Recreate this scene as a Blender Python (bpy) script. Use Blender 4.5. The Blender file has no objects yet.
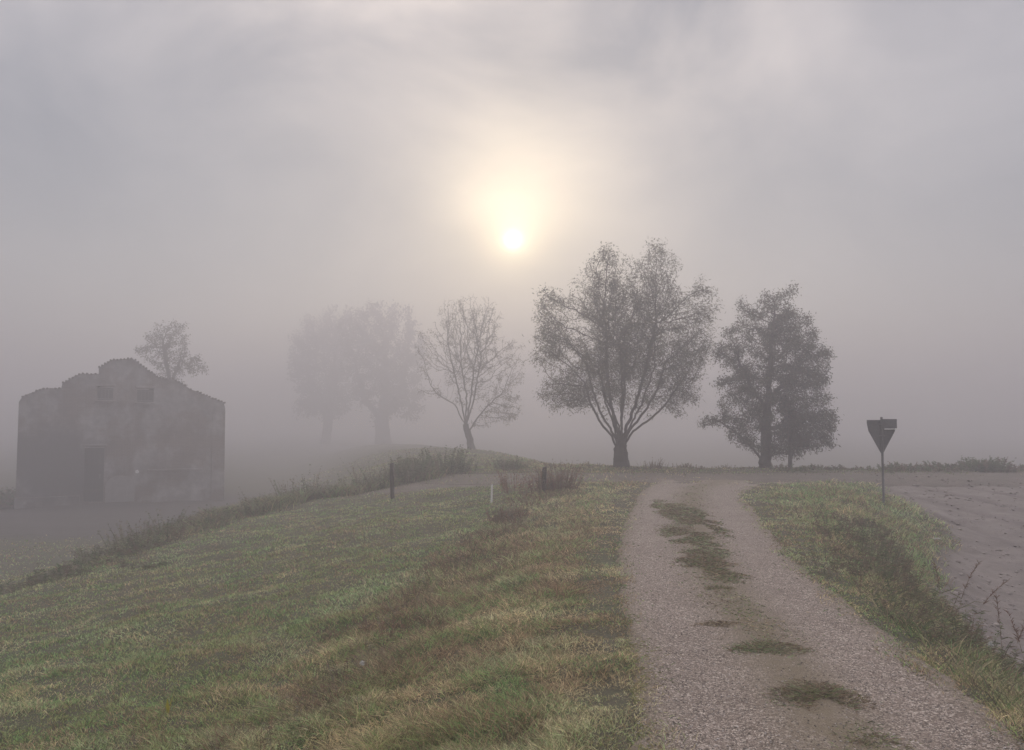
import bpy, bmesh, math, random
import numpy as np
from mathutils import Vector, Matrix
R = math.radians
rng = np.random.default_rng(7)
random.seed(7)
scene = bpy.context.scene
col = scene.collection

# ------------------------------------------------------------------ camera
EYE, FPX, PITCH = 1.85, 804.0, math.atan(45 / 804.0)
camd = bpy.data.cameras.new('camera'); cam = bpy.data.objects.new('camera', camd); col.objects.link(cam)
camd.sensor_width = 36; camd.lens = FPX / 1024 * 36; camd.clip_start = 0.05; camd.clip_end = 2000
cam.location = (0, 0, EYE); cam.rotation_euler = (math.pi / 2 + PITCH, 0, 0)
scene.camera = cam

def ray(px, py):
    u, v = (px - 512) / FPX, (375 - py) / FPX
    c, s = math.cos(PITCH), math.sin(PITCH)
    return np.array([u, c - v * s, s + v * c])
def at(px, py, Y):
    d = ray(px, py); return np.array([0, 0, EYE]) + d * (Y / d[1])

# ------------------------------------------------------------------ helpers
def tag(o, label=None, cat=None, group=None, kind=None):
    if label: o['label'] = label
    if cat: o['category'] = cat
    if group: o['group'] = group
    if kind: o['kind'] = kind
    return o
def empty(name, loc, rz=0):
    o = bpy.data.objects.new(name, None); col.objects.link(o); o.location = loc; o.rotation_euler = (0, 0, rz)
    o.empty_display_size = .2
    return o
def link_mesh(name, me, mat, parent=None, loc=None):
    o = bpy.data.objects.new(name, me); col.objects.link(o)
    if mat: me.materials.append(mat)
    if parent: o.parent = parent
    if loc is not None: o.location = loc
    return o
def np_mesh(name, verts, loops, starts, colors=None, smooth=False, attrs=None):
    me = bpy.data.meshes.new(name)
    me.vertices.add(len(verts)); me.vertices.foreach_set('co', np.ascontiguousarray(verts, np.float32).ravel())
    me.loops.add(len(loops)); me.loops.foreach_set('vertex_index', np.ascontiguousarray(loops, np.int32))
    me.polygons.add(len(starts)); me.polygons.foreach_set('loop_start', np.ascontiguousarray(starts, np.int32))
    if smooth: me.polygons.foreach_set('use_smooth', np.ones(len(starts), bool))
    if colors is not None:
        a = me.attributes.new('Col', 'FLOAT_COLOR', 'POINT')
        c = np.ones((len(verts), 4), np.float32); c[:, :3] = colors
        a.data.foreach_set('color', c.ravel())
    for k, v in (attrs or {}).items():
        a = me.attributes.new(k, 'FLOAT', 'POINT'); a.data.foreach_set('value', np.ascontiguousarray(v, np.float32))
    me.update(calc_edges=True)
    return me
def bm_obj(name, bm, mat, parent=None, loc=None, smooth=False):
    me = bpy.data.meshes.new(name); bm.normal_update(); bm.to_mesh(me); bm.free()
    if smooth:
        for p in me.polygons: p.use_smooth = True
    return link_mesh(name, me, mat, parent, loc)
def add_box(bm, c, s, rz=0, bev=0):
    g = bmesh.ops.create_cube(bm, size=1.0, matrix=Matrix.Translation(c) @ Matrix.Rotation(rz, 4, 'Z') @ Matrix.Diagonal((*s, 1)))
    if bev:
        es = {e for v in g['verts'] for e in v.link_edges}
        bmesh.ops.bevel(bm, geom=list(es), offset=bev, segments=2, affect='EDGES', profile=.5)
def add_cyl(bm, p0, p1, r0, r1=None, n=12):
    p0, p1 = Vector(p0), Vector(p1); d = p1 - p0
    m = Matrix.Translation((p0 + p1) / 2) @ d.to_track_quat('Z', 'Y').to_matrix().to_4x4()
    bmesh.ops.create_cone(bm, cap_ends=True, segments=n, radius1=r0, radius2=r0 if r1 is None else r1, depth=d.length, matrix=m)

# value noise
class Noise:
    def __init__(s, seed): s.t = np.random.default_rng(seed).random((256, 256))
    def n(s, x, y):
        xi, yi = np.floor(x).astype(int), np.floor(y).astype(int)
        fx, fy = x - xi, y - yi; fx = fx * fx * (3 - 2 * fx); fy = fy * fy * (3 - 2 * fy)
        t = s.t
        a, b = t[xi & 255, yi & 255], t[(xi + 1) & 255, yi & 255]
        c, d = t[xi & 255, (yi + 1) & 255], t[(xi + 1) & 255, (yi + 1) & 255]
        return (a * (1 - fx) + b * fx) * (1 - fy) + (c * (1 - fx) + d * fx) * fy
    def fbm(s, x, y, o=4):
        v, a, tot = 0, 1, 0
        for i in range(o):
            v = v + a * s.n(x * 2 ** i + 17.3 * i, y * 2 ** i + 5.1 * i); tot += a; a *= .5
        return v / tot
N1, N2, N3 = Noise(1), Noise(2), Noise(3)
sstep = lambda a, b, x: (lambda t: t * t * (3 - 2 * t))(np.clip((x - a) / (b - a), 0, 1))

# ------------------------------------------------------------------ terrain
LOW = -2.9
def f(ys, xs): return lambda y: np.interp(y, ys, xs)
road_l = f([-3, 0, 4.5, 6.5, 8.75, 10.6, 14.2, 18.6, 22.2, 24.5], [-.05, .2, .74, .96, 1.16, 1.36, 1.95, 2.8, 3.7, 4.5])
road_r = f([-3, 0, 4.5, 6.2, 8.1, 10, 12.4, 15.6, 18.6, 21.2, 23, 24.5], [2.3, 2.5, 2.98, 3.2, 3.38, 3.65, 4.1, 4.75, 5.35, 6.0, 6.9, 8.6])
crease_x = f([-3, 4, 5.7, 9.9, 14.5, 20, 24, 30, 40], [-2.6, -2.0, -1.87, -1.38, -.6, .6, 1.3, 1.2, .8])
crease_z = f([-3, 4, 5.7, 9.9, 14.5, 20, 24, 30], [-.62, -.6, -.55, -.52, -.42, -.14, 0, 0])
weed_x = f([-5, 8, 15, 20, 24, 26.5, 29, 35, 49, 70, 95, 115, 145, 170, 190], [-10.5, -10, -9.6, -9.6, -9.2, -7.2, -3.6, -4.6, -7.5, -12, -18, -21, -27, -43, -58])
weed_z = f([-5, 8, 15, 24, 26.5, 29, 35, 49, 95, 125, 150], [-1.7, -1.6, -1.5, -1.2, -.8, -.15, 0, 0, -1.0, -1.9, -2.6])
back_x = f([-5, 30, 33, 36, 49, 70, 95, 115, 145, 170, 190], [40, 40, 24, 2.0, -.5, -4.5, -10, -13, -19, -35, -50])
verge_x = f([-3, 0, 5, 7, 8, 10, 12, 14, 16, 18, 19, 22, 24.5, 30], [3.5, 3.6, 3.9, 4.08, 4.25, 4.75, 5.4, 6.2, 7.1, 8.1, 8.6, 9.4, 9.6, 10])
bare_o = f([8, 12, 15, 18, 22], [.3, .5, .85, 1.3, .7])
bare_z = f([-3, 0, 10, 17, 22, 25], [-2.4, -2.3, -2.0, -1.2, -.35, 0])
GX0, GX1, GY0, GY1, GD = -90., 80., -6., 190., .15
gx = np.arange(GX0, GX1, GD); gy = np.arange(GY0, GY1, GD)
def profile():
    Z = np.empty((len(gy), len(gx)), np.float32)
    for j, y in enumerate(gy):
        wx, wz, cx_, cz = weed_x(y), weed_z(y), crease_x(y), crease_z(y)
        lw = LOW - .9 * sstep(60, 130, y) * 0
        if y < 33:
            xs = [-95, wx - 5.8, wx - 1.0, wx, cx_ - .2, cx_ + .3, road_l(y) - .45, road_r(y) + .2, verge_x(y) - .2]
            zs = [lw, lw, wz - .35, wz, cz, cz + .05, 0, 0, -.06 if y < 24 else 0]
            if y < 25:
                xs += [verge_x(y) + 2.3, 85]; zs += [bare_z(y), bare_z(y) - .3]
            else: xs += [85]; zs += [0]
        else:
            bx = back_x(y); z0 = weed_z(y)
            xs = [-95, wx - 5.8, wx, bx, bx + 9, 85]; zs = [lw, lw, z0, z0, lw, lw]
        Z[j] = np.interp(gx, xs, zs)
    return Z
GZ = profile()
def blur(Z, s):
    k = np.exp(-.5 * (np.arange(-3 * s, 3 * s + 1) / s) ** 2); k /= k.sum(); p = 3 * s
    Zp = np.pad(Z, ((p, p), (p, p)), mode='edge')
    A = sum(k[i] * Zp[i:i + Z.shape[0], :] for i in range(len(k)))
    return sum(k[i] * A[:, i:i + Z.shape[1]] for i in range(len(k)))
GZs = blur(GZ, 3); GZw = blur(GZ, 12)
mfar = sstep(24, 30, gy)[:, None]
GZ = GZs * (1 - mfar) + GZw * mfar
def bil(A, x, y):
    u = np.clip((x - GX0) / GD, 0, len(gx) - 1.001); v = np.clip((y - GY0) / GD, 0, len(gy) - 1.001)
    i, j = u.astype(int), v.astype(int); a, b = u - i, v - j
    return (A[j, i] * (1 - a) + A[j, i + 1] * a) * (1 - b) + (A[j + 1, i] * (1 - a) + A[j + 1, i + 1] * a) * b
def road_mask(x, y):      # 1 inside the gravel road, 0 outside
    l, r = road_l(y), road_r(y); e = .12
    w = .12 * (N1.fbm(x * 2.3, y * 2.3, 3) - .5) * 2
    return sstep(-e, e, x - l + w) * sstep(-e, e, r - x + w) * (1 - sstep(23.5, 24.5, y))
CROSS = np.array([(-4.6, 28.9), (-2.6, 27.9), (-.5, 27.0), (2, 26.4), (7, 26.1), (13, 26.4), (22, 26.9), (34, 27.2), (60, 27)])
def cross_d(x, y):
    d = np.full(np.shape(x), 1e9)
    for (ax, ay), (bx, by) in zip(CROSS[:-1], CROSS[1:]):
        t = np.clip(((x - ax) * (bx - ax) + (y - ay) * (by - ay)) / ((bx - ax) ** 2 + (by - ay) ** 2), 0, 1)
        d = np.minimum(d, np.hypot(x - ax - t * (bx - ax), y - ay - t * (by - ay)))
    return d
CW = 2.3
def cross_mask(x, y): return 1 - sstep(CW - .5, CW + .4, cross_d(x, y) + 1.2 * (N2.fbm(x * .7, y * .7, 3) - .5))
def bare_mask(x, y):      # bare earth right of the bank
    w = 1.4 * (N1.fbm(x * .8 + 40, y * .8, 3) - .5)
    return sstep(0, .7, x - verge_x(y) - bare_o(y) + .5 * w) * (1 - sstep(28.0, 28.8, y))
def Hs(x, y):             # smooth height
    x, y = np.asarray(x, float), np.asarray(y, float)
    z = bil(GZ, x, y)
    return z
def H(x, y):
    x, y = np.asarray(x, float), np.asarray(y, float)
    z = Hs(x, y)
    rm, bmk = np.maximum(road_mask(x, y), cross_mask(x, y)), bare_mask(x, y)
    g = (1 - rm)
    z = z + g * ((N1.fbm(x * .45, y * .45, 3) - .5) * .28 * sstep(-.5, -1.6, x - crease_x(y)) + (N2.fbm(x * 1.6, y * 1.6, 3) - .5) * .13 + (N3.fbm(x * 4, y * 4, 2) - .5) * .05)
    z = z + bmk * (.08 * (N3.fbm(x * 1.6, y * 2.4, 2) - .5) + .05 * (N3.fbm(x * 5, y * 6.5, 3) - .5))
    return z
WHEEL = np.array([(8.6, 25.2), (10.2, 22.5), (11.8, 19.5), (13.2, 16), (14.0, 12), (14.2, 8)])
def wheel_marks(x, y):
    v = 0
    for off in (-.75, .75, 2.1, 3.4):
        d = np.full(np.shape(x), 1e9); W = WHEEL + np.array([off, off * .35])
        for (ax_, ay_), (bx_, by_) in zip(W[:-1], W[1:]):
            t = np.clip(((x - ax_) * (bx_ - ax_) + (y - ay_) * (by_ - ay_)) / ((bx_ - ax_) ** 2 + (by_ - ay_) ** 2), 0, 1)
            d = np.minimum(d, np.hypot(x - ax_ - t * (bx_ - ax_), y - ay_ - t * (by_ - ay_)))
        v = np.maximum(v, np.exp(-(d / .17) ** 2) * (.45 + .8 * N2.fbm(x, y, 3)))
    return v
def rut(x, y):            # cross profile of the gravel road
    l, r = road_l(y), road_r(y); u = (x - l) / (r - l)
    return -.035 * (np.exp(-((u - .22) / .12) ** 2) + np.exp(-((u - .78) / .12) ** 2)) + .02 * np.exp(-((u - .5) / .12) ** 2)
def Hroad(x, y): return Hs(x, y) + rut(x, y) + .03 * (N2.fbm(np.asarray(x) * 3, np.asarray(y) * 3, 3) - .5)

# ------------------------------------------------------------------ materials
def new_mat(name):
    m = bpy.data.materials.new(name); m.use_nodes = True; nt = m.node_tree
    return m, nt, nt.nodes['Principled BSDF'], nt.nodes['Material Output']
def N(nt, t, **kw):
    n = nt.nodes.new(t)
    for k, v in kw.items():
        if k in n.inputs: n.inputs[k].default_value = v
        else: setattr(n, k, v)
    return n
def noise(nt, scale, detail=6, rough=.6, vec=None):
    n = N(nt, 'ShaderNodeTexNoise', Scale=scale, Detail=detail, Roughness=rough)
    if vec is not None: nt.links.new(vec, n.inputs['Vector'])
    return n
def ramp(nt, fac, stops):
    r = nt.nodes.new('ShaderNodeValToRGB'); e = r.color_ramp.elements
    while len(e) < len(stops): e.new(.5)
    for q, (p, c) in zip(e, stops): q.position = p; q.color = (*c, 1)
    nt.links.new(fac, r.inputs['Fac']); return r
def mix(nt, fac, a, b, mode='MIX'):
    m = nt.nodes.new('ShaderNodeMix'); m.data_type = 'RGBA'; m.blend_type = mode; L = nt.links.new
    if hasattr(fac, 'is_linked'): L(fac, m.inputs[0])
    else: m.inputs[0].default_value = fac
    for i, v in ((6, a), (7, b)):
        if hasattr(v, 'is_linked'): L(v, m.inputs[i])
        else: m.inputs[i].default_value = (*v, 1)
    return m.outputs[2]
def bump(nt, h, bsdf, strength, dist):
    b = N(nt, 'ShaderNodeBump', Strength=strength, Distance=dist); nt.links.new(h, b.inputs['Height']); nt.links.new(b.outputs[0], bsdf.inputs['Normal'])
def simple(name, c0, c1, scale, rough=.8, bmp=.3, dist=.01, stretch=None):
    m, nt, b, out = new_mat(name)
    tc = nt.nodes.new('ShaderNodeTexCoord'); v = tc.outputs['Object']
    if stretch:
        mp = N(nt, 'ShaderNodeMapping'); mp.inputs['Scale'].default_value = stretch; nt.links.new(v, mp.inputs[0]); v = mp.outputs[0]
    n = noise(nt, scale, 8, .65, v)
    r = ramp(nt, n.outputs['Fac'], [(.3, c0), (.7, c1)])
    nt.links.new(r.outputs[0], b.inputs['Base Color']); b.inputs['Roughness'].default_value = rough
    if bmp: bump(nt, n.outputs['Fac'], b, bmp, dist)
    return m
def leafmat(name, transl=.35, rough=.55):
    m, nt, b, out = new_mat(name)
    a = N(nt, 'ShaderNodeAttribute', attribute_name='Col')
    nt.links.new(a.outputs['Color'], b.inputs['Base Color']); b.inputs['Roughness'].default_value = rough
    b.inputs['Specular IOR Level'].default_value = .35
    t = nt.nodes.new('ShaderNodeBsdfTranslucent'); nt.links.new(a.outputs['Color'], t.inputs['Color'])
    mx = N(nt, 'ShaderNodeMixShader'); mx.inputs[0].default_value = transl
    nt.links.new(b.outputs[0], mx.inputs[1]); nt.links.new(t.outputs[0], mx.inputs[2]); nt.links.new(mx.outputs[0], out.inputs['Surface'])
    return m
M_GRASS = leafmat('grass_blade', .5); M_LEAF = leafmat('tree_leaf', .3)
M_BARK = simple('bark', (.03, .026, .022), (.085, .075, .062), 9, .9, .6, .02, (1, 1, .25))
M_WOOD = simple('weathered_wood', (.035, .03, .027), (.09, .08, .07), 14, .9, .5, .004, (1, 1, .15))
M_METAL = simple('galvanised_steel', (.10, .10, .105), (.17, .17, .175), 30, .5, .1, .002)
M_METAL.node_tree.nodes['Principled BSDF'].inputs['Metallic'].default_value = .3
M_PLATE = simple('sign_back_paint', (.075, .075, .078), (.125, .123, .123), 12, .6, .05, .002)
M_WHITE = simple('white_paint', (.62, .62, .6), (.75, .75, .73), 20, .6, .1, .002)
M_PALE = simple('pale_concrete', (.26, .26, .25), (.4, .4, .38), 14, .8, .3, .004)
M_WIRE = simple('rusty_wire', (.06, .05, .045), (.1, .085, .075), 40, .6, 0)

def ground_mat():
    m, nt, b, out = new_mat('ground_earth_and_turf'); L = nt.links.new
    tc = nt.nodes.new('ShaderNodeTexCoord').outputs['Object']
    bare = N(nt, 'ShaderNodeAttribute', attribute_name='bare').outputs['Fac']
    plough = N(nt, 'ShaderNodeAttribute', attribute_name='plough').outputs['Fac']
    n1 = noise(nt, .35, 5, .6, tc); n2 = noise(nt, 5, 8, .7, tc); n3 = noise(nt, 38, 6, .7, tc)
    turf = ramp(nt, n1.outputs[0], [(.35, (.075, .088, .042)), (.5, (.088, .085, .048)), (.65, (.07, .088, .042))]).outputs[0]
    turf = mix(nt, ramp(nt, n2.outputs[0], [(.35, (0, 0, 0)), (.7, (1, 1, 1))]).outputs[0], turf, (.095, .08, .052))
    turf = mix(nt, .6, turf, ramp(nt, n3.outputs[0], [(.35, (.2, .2, .2)), (.65, (1, 1, 1))]).outputs[0], 'MULTIPLY')
    dmap = N(nt, 'ShaderNodeMapping'); dmap.inputs['Scale'].default_value = (.8, 1.9, 1); L(tc, dmap.inputs[0])
    n4 = noise(nt, 1.3, 9, .75, dmap.outputs[0])
    dirt = ramp(nt, n4.outputs[0], [(.33, (.13, .112, .099)), (.5, (.185, .16, .143)), (.68, (.25, .22, .20))]).outputs[0]
    dirt = mix(nt, .5, dirt, ramp(nt, n3.outputs[0], [(.3, (.45, .45, .45)), (.7, (1, 1, 1))]).outputs[0], 'MULTIPLY')
    wh = N(nt, 'ShaderNodeAttribute', attribute_name='wheel').outputs['Fac']
    dirt = mix(nt, wh, dirt, (.10, .083, .073))
    dark = ramp(nt, n2.outputs[0], [(.3, (.035, .03, .028)), (.7, (.075, .065, .06))]).outputs[0]
    c = mix(nt, plough, turf, dark); c = mix(nt, bare, c, dirt)
    L(c, b.inputs['Base Color']); b.inputs['Roughness'].default_value = .95
    h = mix(nt, .35, n2.outputs[0], n3.outputs[0]); bump(nt, h, b, .8, .05)
    return m
def road_mat(name, track=True, dark=1.0):
    m, nt, b, out = new_mat(name); L = nt.links.new
    tc = nt.nodes.new('ShaderNodeTexCoord').outputs['Object']
    v1 = N(nt, 'ShaderNodeTexVoronoi', Scale=120); L(tc, v1.inputs['Vector'])
    v2 = N(nt, 'ShaderNodeTexVoronoi', Scale=62); L(tc, v2.inputs['Vector'])
    n1 = noise(nt, 1.1, 6, .65, tc); n2 = noise(nt, 7, 8, .7, tc); n3 = noise(nt, 120, 3, .6, tc)
    sep = nt.nodes.new('ShaderNodeSeparateColor'); L(v1.outputs['Color'], sep.inputs[0])
    stones = ramp(nt, sep.outputs[0], [(.0, (.055, .045, .04)), (.4, (.17, .14, .122)), (.75, (.30, .262, .238)), (1., (.58, .55, .52))]).outputs[0]
    sep2 = nt.nodes.new('ShaderNodeSeparateColor'); L(v2.outputs['Color'], sep2.inputs[0])
    stones2 = ramp(nt, sep2.outputs[0], [(.0, (.05, .042, .036)), (.5, (.2, .17, .15)), (1., (.56, .53, .50))]).outputs[0]
    c = mix(nt, ramp(nt, sep2.outputs[1], [(.72, (0, 0, 0)), (.76, (1, 1, 1))]).outputs[0], stones, stones2)
    fines = ramp(nt, n2.outputs[0], [(.3, (.13, .103, .087)), (.7, (.225, .185, .16))]).outputs[0]
    c = mix(nt, ramp(nt, n2.outputs[0], [(.5, (0, 0, 0)), (.68, (.6, .6, .6))]).outputs[0], c, fines)
    c = mix(nt, .55, c, ramp(nt, n1.outputs[0], [(.3, (.62, .6, .58)), (.7, (1, 1, 1))]).outputs[0], 'MULTIPLY')
    if track:
        med = N(nt, 'ShaderNodeAttribute', attribute_name='median').outputs['Fac']
        md = nt.nodes.new('ShaderNodeMath'); md.operation = 'MULTIPLY'; L(med, md.inputs[0])
        L(ramp(nt, n2.outputs[0], [(.25, (.25, .25, .25)), (.5, (1, 1, 1))]).outputs[0], md.inputs[1])
        c = mix(nt, md.outputs[0], c, (.15, .128, .09))
    c = mix(nt, 1.0, c, (1., .945, .87), 'MULTIPLY')
    if dark < 1:
        c = mix(nt, 1.0, c, (dark, dark * .97, dark * .95), 'MULTIPLY')
        c = mix(nt, ramp(nt, noise(nt, 1.6, 7, .7, tc).outputs[0], [(.45, (0, 0, 0)), (.6, (.8, .8, .8))]).outputs[0], c, (.075, .07, .05))
    L(c, b.inputs['Base Color']); b.inputs['Roughness'].default_value = .85
    h = mix(nt, .5, v1.outputs['Distance'], v2.outputs['Distance']); h = mix(nt, .3, h, n2.outputs[0])
    bump(nt, h, b, .9, .02)
    return m

# ground sheet
def axis(fine0, fine1, step, lo, hi):
    a = list(np.arange(fine0, fine1 + 1e-6, step)); s = step
    x = a[-1]
    while x < hi: s *= 1.16; x += s; a.append(min(x, hi))
    s = step; x = a[0]; pre = []
    while x > lo: s *= 1.16; x -= s; pre.append(max(x, lo))
    return np.array(pre[::-1] + a)
ax = axis(-13, 17, .11, -385, 385); ay = axis(2.5, 34, .11, -385, 385)
XX, YY = np.meshgrid(ax, ay); X, Y = XX.ravel(), YY.ravel()
Z = H(X, Y)
rm = np.maximum(road_mask(X, Y), cross_mask(X, Y))
Z = Z - .05 * rm
wm_ = wheel_marks(X, Y) * bare_mask(X, Y); Z = Z - .045 * wm_
plough = sstep(31.8, 33.2, Y + .8 * (N1.fbm(X * .4, Y * .4, 2) - .5)) * (1 - sstep(49, 53, Y)) * sstep(-2.2, -2.7, Hs(X, Y)) * (X < 0)
Z = Z + plough * (.12 * (N3.fbm(X * 1.2, Y * 2.5, 3) - .5))
nxn, nyn = len(ax), len(ay)
idx = np.arange(nxn * nyn).reshape(nyn, nxn)
q = np.stack([idx[:-1, :-1], idx[:-1, 1:], idx[1:, 1:], idx[1:, :-1]], -1).reshape(-1, 4)
me = np_mesh('ground', np.stack([X, Y, Z], 1), q.ravel(), np.arange(len(q)) * 4, smooth=True, attrs={'bare': np.maximum(bare_mask(X, Y), 0), 'plough': plough, 'wheel': wm_})
ground = tag(link_mesh('ground', me, ground_mat()), 'grassy levee slopes, bare earth and low fields', None, None, 'structure')

def strip(name, P, half_l, half_r, mat, zf, off, nu, attrs=None, ds=.12):
    P = np.array(P); seg = np.hypot(*np.diff(P, axis=0).T); s = np.r_[0, np.cumsum(seg)]
    S = np.arange(0, s[-1], ds); x = np.interp(S, s, P[:, 0]); y = np.interp(S, s, P[:, 1])
    k = np.ones(15) / 15; pad = lambda a: np.convolve(np.pad(a, 7, mode='edge'), k, 'valid'); x, y = pad(x), pad(y)
    tx, ty = np.gradient(x), np.gradient(y); l = np.hypot(tx, ty); nx_, ny_ = ty / l, -tx / l
    u = np.linspace(-1, 1, nu)
    wl = half_l(y) if callable(half_l) else half_l; wr = half_r(y) if callable(half_r) else half_r
    w = np.where(u[None] < 0, (np.ones_like(x) * wl)[:, None], (np.ones_like(x) * wr)[:, None]) * u[None]
    VX, VY = x[:, None] + nx_[:, None] * w, y[:, None] + ny_[:, None] * w
    e = np.abs(u)[None] * np.ones_like(VX)
    VX2 = VX + nx_[:, None] * (e > .9) * .25 * (N1.fbm(VX * 1.5, VY * 1.5, 3) - .5); 
    VZ = zf(VX2, VY) + off - .06 * sstep(.93, 1., e)
    i = np.arange(VX.size).reshape(VX.shape)
    q = np.stack([i[:-1, :-1], i[:-1, 1:], i[1:, 1:], i[1:, :-1]], -1).reshape(-1, 4)
    me = np_mesh(name, np.stack([VX2, VY, VZ], -1).reshape(-1, 3), q.ravel(), np.arange(len(q)) * 4, smooth=True,
                 attrs={'median': ((np.exp(-((u[None] - .0) / .26) ** 2) + .8 * np.exp(-((np.abs(u[None]) - 1) / .16) ** 2)) * np.ones_like(VX)).ravel()})
    return link_mesh(name, me, mat)
ys = np.arange(-3, 25.2, .5)
cl = np.stack([(road_l(ys) + road_r(ys)) / 2, ys], 1)
hw = lambda y: (road_r(y) - road_l(y)) / 2 + .05
road = strip('road', cl, hw, hw, road_mat('gravel_road'), Hroad, .004, 41)
tag(road, 'two rut gravel farm track with a grassy centre', kind='structure')
cross = strip('track', CROSS, CW, CW, road_mat('dirt_track', False, .55), lambda x, y: Hs(x, y) + .03 * (N2.fbm(x * 2, y * 2, 3) - .5), -.012, 25, ds=.2)
tag(cross, 'stony track crossing behind the gravel road', kind='structure')

# ------------------------------------------------------------------ blades (grass, leaves, stems)
def unit(v): return v / np.maximum(np.linalg.norm(v, axis=-1, keepdims=True), 1e-9)
class Blades:
    def __init__(s): s.p, s.d, s.l, s.w, s.b, s.c = [], [], [], [], [], []
    def add(s, P, D, L, W, B, C):
        n = len(P); s.p.append(P); s.d.append(unit(D)); s.l.append(np.broadcast_to(L, n)); s.w.append(np.broadcast_to(W, n))
        s.b.append(np.broadcast_to(B, (n, 3))); s.c.append(np.broadcast_to(C, (n, 3)))
    def mesh(s, name, origin=None):
        P, D, L, W, B, C = (np.concatenate(a) for a in (s.p, s.d, s.l, s.w, s.b, s.c))
        if origin is not None: P = P - np.asarray(origin)
        n = len(P); rv = rng.normal(size=(n, 3)); S = unit(np.cross(D, rv))
        L_, W_ = L[:, None], W[:, None]
        mid = P + D * L_ * .5 + B * L_ * .22; tip = P + D * L_ * .92 + B * L_ * .75
        V = np.stack([P - S * W_ * .4, P + S * W_ * .4, mid + S * W_ * .5, mid - S * W_ * .5, tip], 1).reshape(-1, 3)
        o = np.arange(n)[:, None] * 5
        loops = (o + np.array([[0, 1, 2, 3, 3, 2, 4]])).ravel()
        st = (np.arange(n)[:, None] * 7 + np.array([[0, 4]])).ravel()
        return np_mesh(name, V, loops, st, np.repeat(C, 5, 0))
def lerp(a, b, t): return np.asarray(a) * (1 - t[:, None]) + np.asarray(b) * t[:, None]
G_GREEN, G_PALE, G_OLIVE, G_STRAW, G_BROWN, G_RED, G_YEL = (.085, .15, .052), (.28, .32, .21), (.128, .148, .06), (.285, .235, .15), (.15, .10, .068), (.14, .085, .06), (.2, .2, .04)
def grass_cols(x, y, brownish):
    n = len(x)
    a = N1.fbm(x * 1.5 + 9, y * 1.5, 5) + (rng.random(n) - .5) * .5; b = N2.fbm(x * 3.1, y * 3.1 + 30, 5); r = rng.random(n)
    c = lerp(G_GREEN, G_OLIVE, sstep(.4, .62, a))
    t = sstep(.42, .66, b + brownish * .22 - .06 + (r - .5) * .8)
    c = c * (1 - t[:, None]) + lerp(G_STRAW, G_BROWN, sstep(.24, .66, N3.fbm(x * 1.1, y * 1.1, 3) + (r - .5) * .5)) * t[:, None]
    p = (.55 * sstep(.48, .7, N3.fbm(x * 1.3 + 70, y * 1.3, 3)) * .75 + .12) * rng.random(n)
    c = c * (1 - p[:, None]) + np.array(G_PALE) * p[:, None]
    return c * (.35 + 1.3 * rng.random(n) ** 1.3)[:, None]
def polar(n, r0, r1, a0, a1, pw):
    u = rng.random(n); k = 1 - pw
    r = (r0 ** k + u * (r1 ** k - r0 ** k)) ** (1 / k)
    a = np.radians(a0 + (a1 - a0) * rng.random(n))
    return r * np.sin(a), r * np.cos(a), r
def scatter_grass(n, region, hfun, r0, r1, a0, a1, pw, brown, lean=.5, wpx=.62):
    B = Blades()
    x, y, r = polar(n, r0, r1, a0, a1, pw)
    k = region(x, y) > rng.random(n); x, y, r = x[k], y[k], r[k]; n = len(x)
    cl = N3.fbm(x * 3.3, y * 3.3, 3)
    h = hfun(x, y) * (.5 + 1.8 * cl ** 2) * (.6 + .7 * rng.random(n))
    P = np.stack([x, y, H(x, y) - .012], 1)
    az = rng.random(n) * 2 * np.pi + 0
    lw = lean * (.4 + rng.random(n))
    fd = np.stack([np.cos(az), np.sin(az), np.zeros(n)], 1)
    wind = np.stack([N1.fbm(x * .9, y * .9, 2) - .5, N2.fbm(x * .9, y * .9, 2) - .5, np.zeros(n)], 1) * .9
    fd = fd * .8 + wind
    D = np.array([0, 0, 1.]) + fd * lw[:, None] * .6
    Bd = fd * lw[:, None] - np.array([0, 0, .35]) * lw[:, None]
    w = np.maximum(.0025, wpx * r / FPX) * (.7 + .6 * rng.random(n))
    br = brown(x, y) if callable(brown) else brown
    B.add(P, D, h, w, Bd, grass_cols(x, y, br) * np.array([2.45, 2.45, 2.3]))
    return B
def on_track(x, y):       # 1 on the bare wheel tracks, fading raggedly into the verges
    d = np.minimum(x - road_l(y), road_r(y) - x) + .5 * (N1.fbm(x * 2.1, y * 2.1, 4) - .5)
    return sstep(-.16, .24, d) * (1 - sstep(23.3, 24.6, y))
off_road = lambda x, y: (1 - on_track(x, y)) ** 1.4 * (1 - np.clip(cross_mask(x, y) * .93, 0, 1))
notbare = lambda x, y: 1 - np.clip(bare_mask(x, y) * 1.02, 0, 1)
left_meadow = lambda x, y: (x < crease_x(y) + .15) * (x > weed_x(y) - 3.0) * off_road(x, y) * (y < 60)
left_verge = lambda x, y: (x >= crease_x(y) - .25) * (x < (road_l(y) + road_r(y)) / 2) * off_road(x, y) * (y < 34)
right_verge = lambda x, y: (x > (road_l(y) + road_r(y)) / 2) * off_road(x, y) * notbare(x, y) * (y < 25) * (x < verge_x(y) + 3)
mb = lambda x, y: .0 + .7 * sstep(-1.2, -.2, x - crease_x(y))
B = scatter_grass(620000, left_meadow, lambda x, y: .058 + .03 * sstep(-1.3, .1, x - crease_x(y)), 3.6, 45, -44, 10, 1.35, mb, .75)
tag(link_mesh('meadow_grass', B.mesh('meadow_grass'), M_GRASS), 'short mown grass on the meadow slope left of the track', 'grass', kind='stuff')
vb = lambda x, y: .95 + .7 * sstep(1.1, .2, road_l(y) - x) * sstep(.3, .5, N1.fbm(x * .8, y * .8, 2))
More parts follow.
